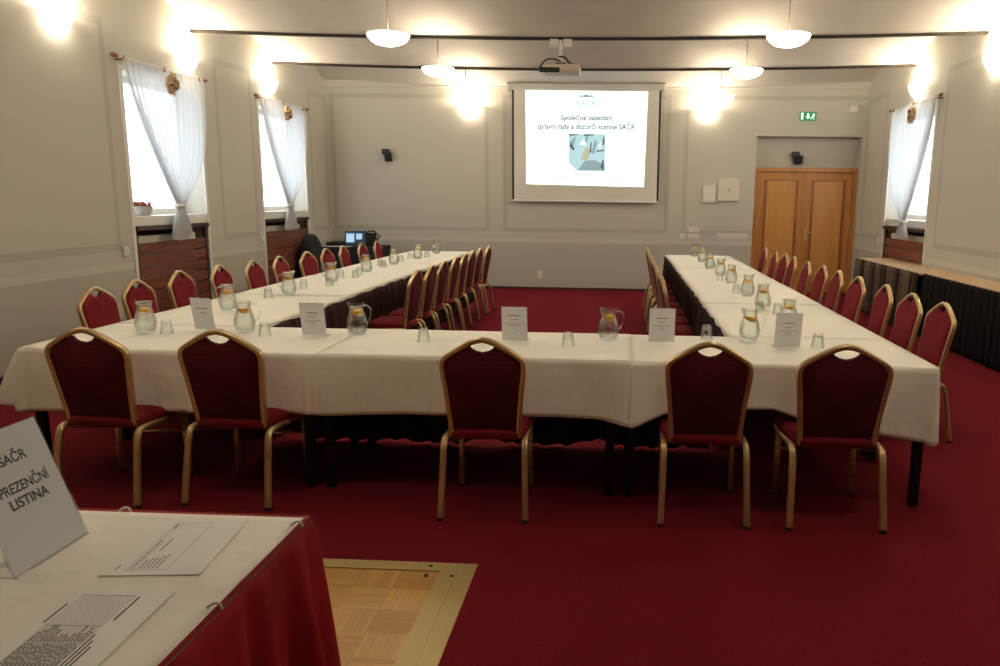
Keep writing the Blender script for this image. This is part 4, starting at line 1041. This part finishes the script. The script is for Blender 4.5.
for j in range(nv + 1):
    v = j / nv; row = []
    for i in range(nu + 1):
        a = 2 * PI * i / nu
        rx = .06 + .13 * min(1, v * 2.2) ** .7 + .03 * v; ry = .05 + .17 * min(1, v * 2.) ** .7 + .05 * v
        f = 1 + .07 * math.sin(5 * a + 2) * v + .05 * math.sin(9 * a) * v
        z = .97 - .93 * v ** 1.25 + .02 * math.cos(2 * a) * (1 - v)
        row.append(bm.verts.new((-.03 * (1 - v) + rx * f * math.cos(a) * (.25 if v == 0 else 1), ry * f * math.sin(a) * (.25 if v == 0 else 1), z)))
    g.append(row)
for j in range(nv):
    for i in range(nu): bm.faces.new((g[j][i], g[j][i + 1], g[j + 1][i + 1], g[j + 1][i]))
bm.faces.new(g[0][:-1]); bmesh.ops.remove_doubles(bm, verts=bm.verts, dist=.0005); bmesh.ops.recalc_face_normals(bm, faces=bm.faces)
o = obj('draped_coat', bm, 'blackcloth', None, True, (-4.92, 12.25, 0)); tag(o, 'black coat draped over a seat by the farther left window', 'coat')

# ---------------------------------------------------------------- registration table in the foreground
RZ = .775; RX0, RX1, RY0, RY1 = -2.65, -.79, 1.06, 1.865
folding_table(RX0, RX1, RY0, RY1, 'registration table in the foreground under a white runner', None, zt=RZ - .006)
bm = bmesh.new(); top_grid(bm, RX0, RX1, RY0, RY1, RZ - .0025, .002, 8, 6, 0)
pth = seg((RX0, RY1 + .004), (RX0, RY1 + .004), .02) + seg((RX1 - .02, RY1 + .006), (RX0, RY1 + .006), .012)
pth = seg((RX1 + .006, RY0), (RX1 + .006, RY1 - .015), .012) + arc((RX1 - .01, RY1 - .01), .016, 0, 90, 6) + seg((RX1 - .02, RY1 + .006), (RX0, RY1 + .006), .012) + [(RX0, RY1 + .006)]
def fl(s, p): return .05 + .03 * math.exp(-((p.x - RX1) ** 2 + (p.y - RY1) ** 2) / .02) + .02 * math.sin(s * 9)
dr = drape(pth, RZ - .002, lambda s, p: .006, fl, .055, 38, 24, start=.03)
merge(bm, dr)
o = obj('red_tablecloth', bm, 'red_skirt', None, True); md = o.modifiers.new('thick', 'SOLIDIFY'); md.thickness = .002; md.offset = 0
tag(o, 'red cloth with hanging folds around the foreground registration table', 'tablecloth')
bm = bmesh.new(); top_grid(bm, RX0 + .02, RX1 - .008, RY0 + .01, RY1 - .02, RZ + .0012, .0025, 60, 30, .0006)
for v in bm.verts:   # ironed crease
    v.co.z += .0018 * math.exp(-((v.co.y - 1.50) / .010) ** 2) * 1.6
tag(obj('white_runner', bm, 'cloth', None, True), 'white cloth runner laid over the foreground registration table', 'tablecloth')
bm = bmesh.new()
for (x, y) in ((RX1 - .003, 1.80), (RX1 - .003, 1.40), (-1.27, RY1 - .012)):
    sweep(bm, arc_smooth([(x - .014, y - .006, RZ + .004), (x - .004, y, RZ + .010), (x + .006, y + .004, RZ + .005), (x + .010, y, RZ - .004)], 1), circ(.0022, 6))
o = obj('cloth_clip', bm, 'plastic', None, True)
bpy.data.objects.remove(o)
for i, (x, y, l) in enumerate(((RX1 - .003, 1.80, 'near its far right corner'), (RX1 - .003, 1.40, 'halfway along its right edge'), (-1.27, RY1 - .014, 'on its far edge'))):
    bm = bmesh.new(); sweep(bm, arc_smooth([(x - .016, y - .007, RZ + .004), (x - .004, y, RZ + .012), (x + .006, y + .004, RZ + .007), (x + .011, y, RZ - .004)], 1), circ(.003, 6))
    tag(obj('cloth_clip', bm, 'plastic', None, True), 'small pale clip on the foreground table, ' + l, 'clip', 'clips of the foreground table')
def sheet(cx, cy, w_, h_, rz, lab, seed, dense):
    t = thing('attendance_sheet', lab, 'paper', (cx, cy, RZ + .0035), rz, 'printed lists on the foreground table')
    obj('paper', bx(-w_ / 2, w_ / 2, -h_ / 2, h_ / 2, 0, .0012), 'paper', t)
    R5 = random.Random(seed); bm = bmesh.new(); z0, z1 = .0013, .0016
    # the list reads along +y; table rules run along the sheet
    def r(x0, x1, y0, y1): box(bm, x0, x1, y0, y1, z0, z1)
    if dense:
        for k in range(16):
            x = -.070 + k * .0070; r(x, x + .0006, -.125, .125)
        for y in (-.125, -.05, .01, .125): r(-.07, .035, y - .0004, y + .0004)
        for k in range(15):
            x = -.0675 + k * .0070; y = -.12
            while y < -.055: l_ = R5.uniform(.006, .02); r(x, x + .0030, y, min(y + l_, -.052)); y += l_ + .003
            y = -.045; e_ = R5.uniform(-.03, .005)
            while y < e_: l_ = R5.uniform(.006, .02); r(x, x + .0026, y, y + l_); y += l_ + .003
        r(-.083, -.079, .02, .09); r(-.088, -.084, -.13, -.09); r(.045, .049, .03, .12)
        for k in range(3): r(.04 + k * .008, .0435 + k * .008, -.125, -.02 - .02 * k)
    else:
        for x in (-.062, -.056, -.045, .025): r(x, x + .0007, -.125, .125)
        r(-.062, .025, -.1255, -.1247); r(-.062, .025, .1247, .1255)
        y = -.12
        while y < .02: l_ = R5.uniform(.008, .02); r(-.0535, -.0495, y, y + l_); y += l_ + .004
        for k in range(5):
            y = -.118; e_ = R5.uniform(-.085, -.05)
            while y < e_: l_ = R5.uniform(.006, .014); r(-.038 + k * .009, -.034 + k * .009, y, y + l_); y += l_ + .003
        y = -.03
        while y < .03: l_ = R5.uniform(.008, .02); r(-.034, -.0295, y, y + l_); y += l_ + .003
        r(-.085, -.081, -.125, -.10); r(-.058, -.052, .09, .12)
    obj('printed_list', bm, 'ink_soft' if not dense else 'ink', t)
    return t
sheet(-1.018, 1.662, .212, .297, rd(6), 'printed A4 list lying at the far side of the foreground table', 3, False)
sheet(-1.006, 1.30, .212, .297, rd(3), 'densely printed A4 list lying nearer on the foreground table', 8, True)
# acrylic sign
t = thing('acrylic_sign', 'clear acrylic stand with the attendance list sign on the foreground table', 'sign', (-1.275, 1.595, RZ + .0022), 0)
H_, LE, HW = .292, .105, .117
lm = Matrix.Rotation(-math.atan2(LE, H_), 4, 'Y')
def panel(y0, y1, x0, x1, z0, z1): 
    bm = bx(x0, x1, y0, y1, z0, z1); bmesh.ops.transform(bm, matrix=lm, verts=bm.verts); return bm
Ls = math.hypot(H_, LE)
bm = panel(-HW, HW, .0015, .0035, 0.001, Ls); merge(bm, panel(-HW, HW, -.0035, -.0015, .001, Ls)); box(bm, -.085, .0035, -HW, HW, -.0006, .0014)
obj('acrylic_holder', bm, 'acrylic', t)
pg = obj('sign_sheet', panel(-HW + .003, HW - .003, -.0006, .0006, .004, Ls - .002), 'card', t)
def TM(y, z): return lm @ Matrix.Translation((.0009, y, z)) @ Matrix(((0, 0, 1, 0), (1, 0, 0, 0), (0, 1, 0, 0), (0, 0, 0, 1)))
M['ink_blue'] = mat('dark_blue_print', (.035, .04, .07), .6)
text('lettering', 'SAČR', .032, 'ink_blue', pg, TM(.009, .238), ext=.0002)
text('lettering', 'PREZENČNÍ', .032, 'ink_blue', pg, TM(.009, .174), ext=.0002, sx=.86)
text('lettering', 'LISTINA', .032, 'ink_blue', pg, TM(.006, .140), ext=.0002)
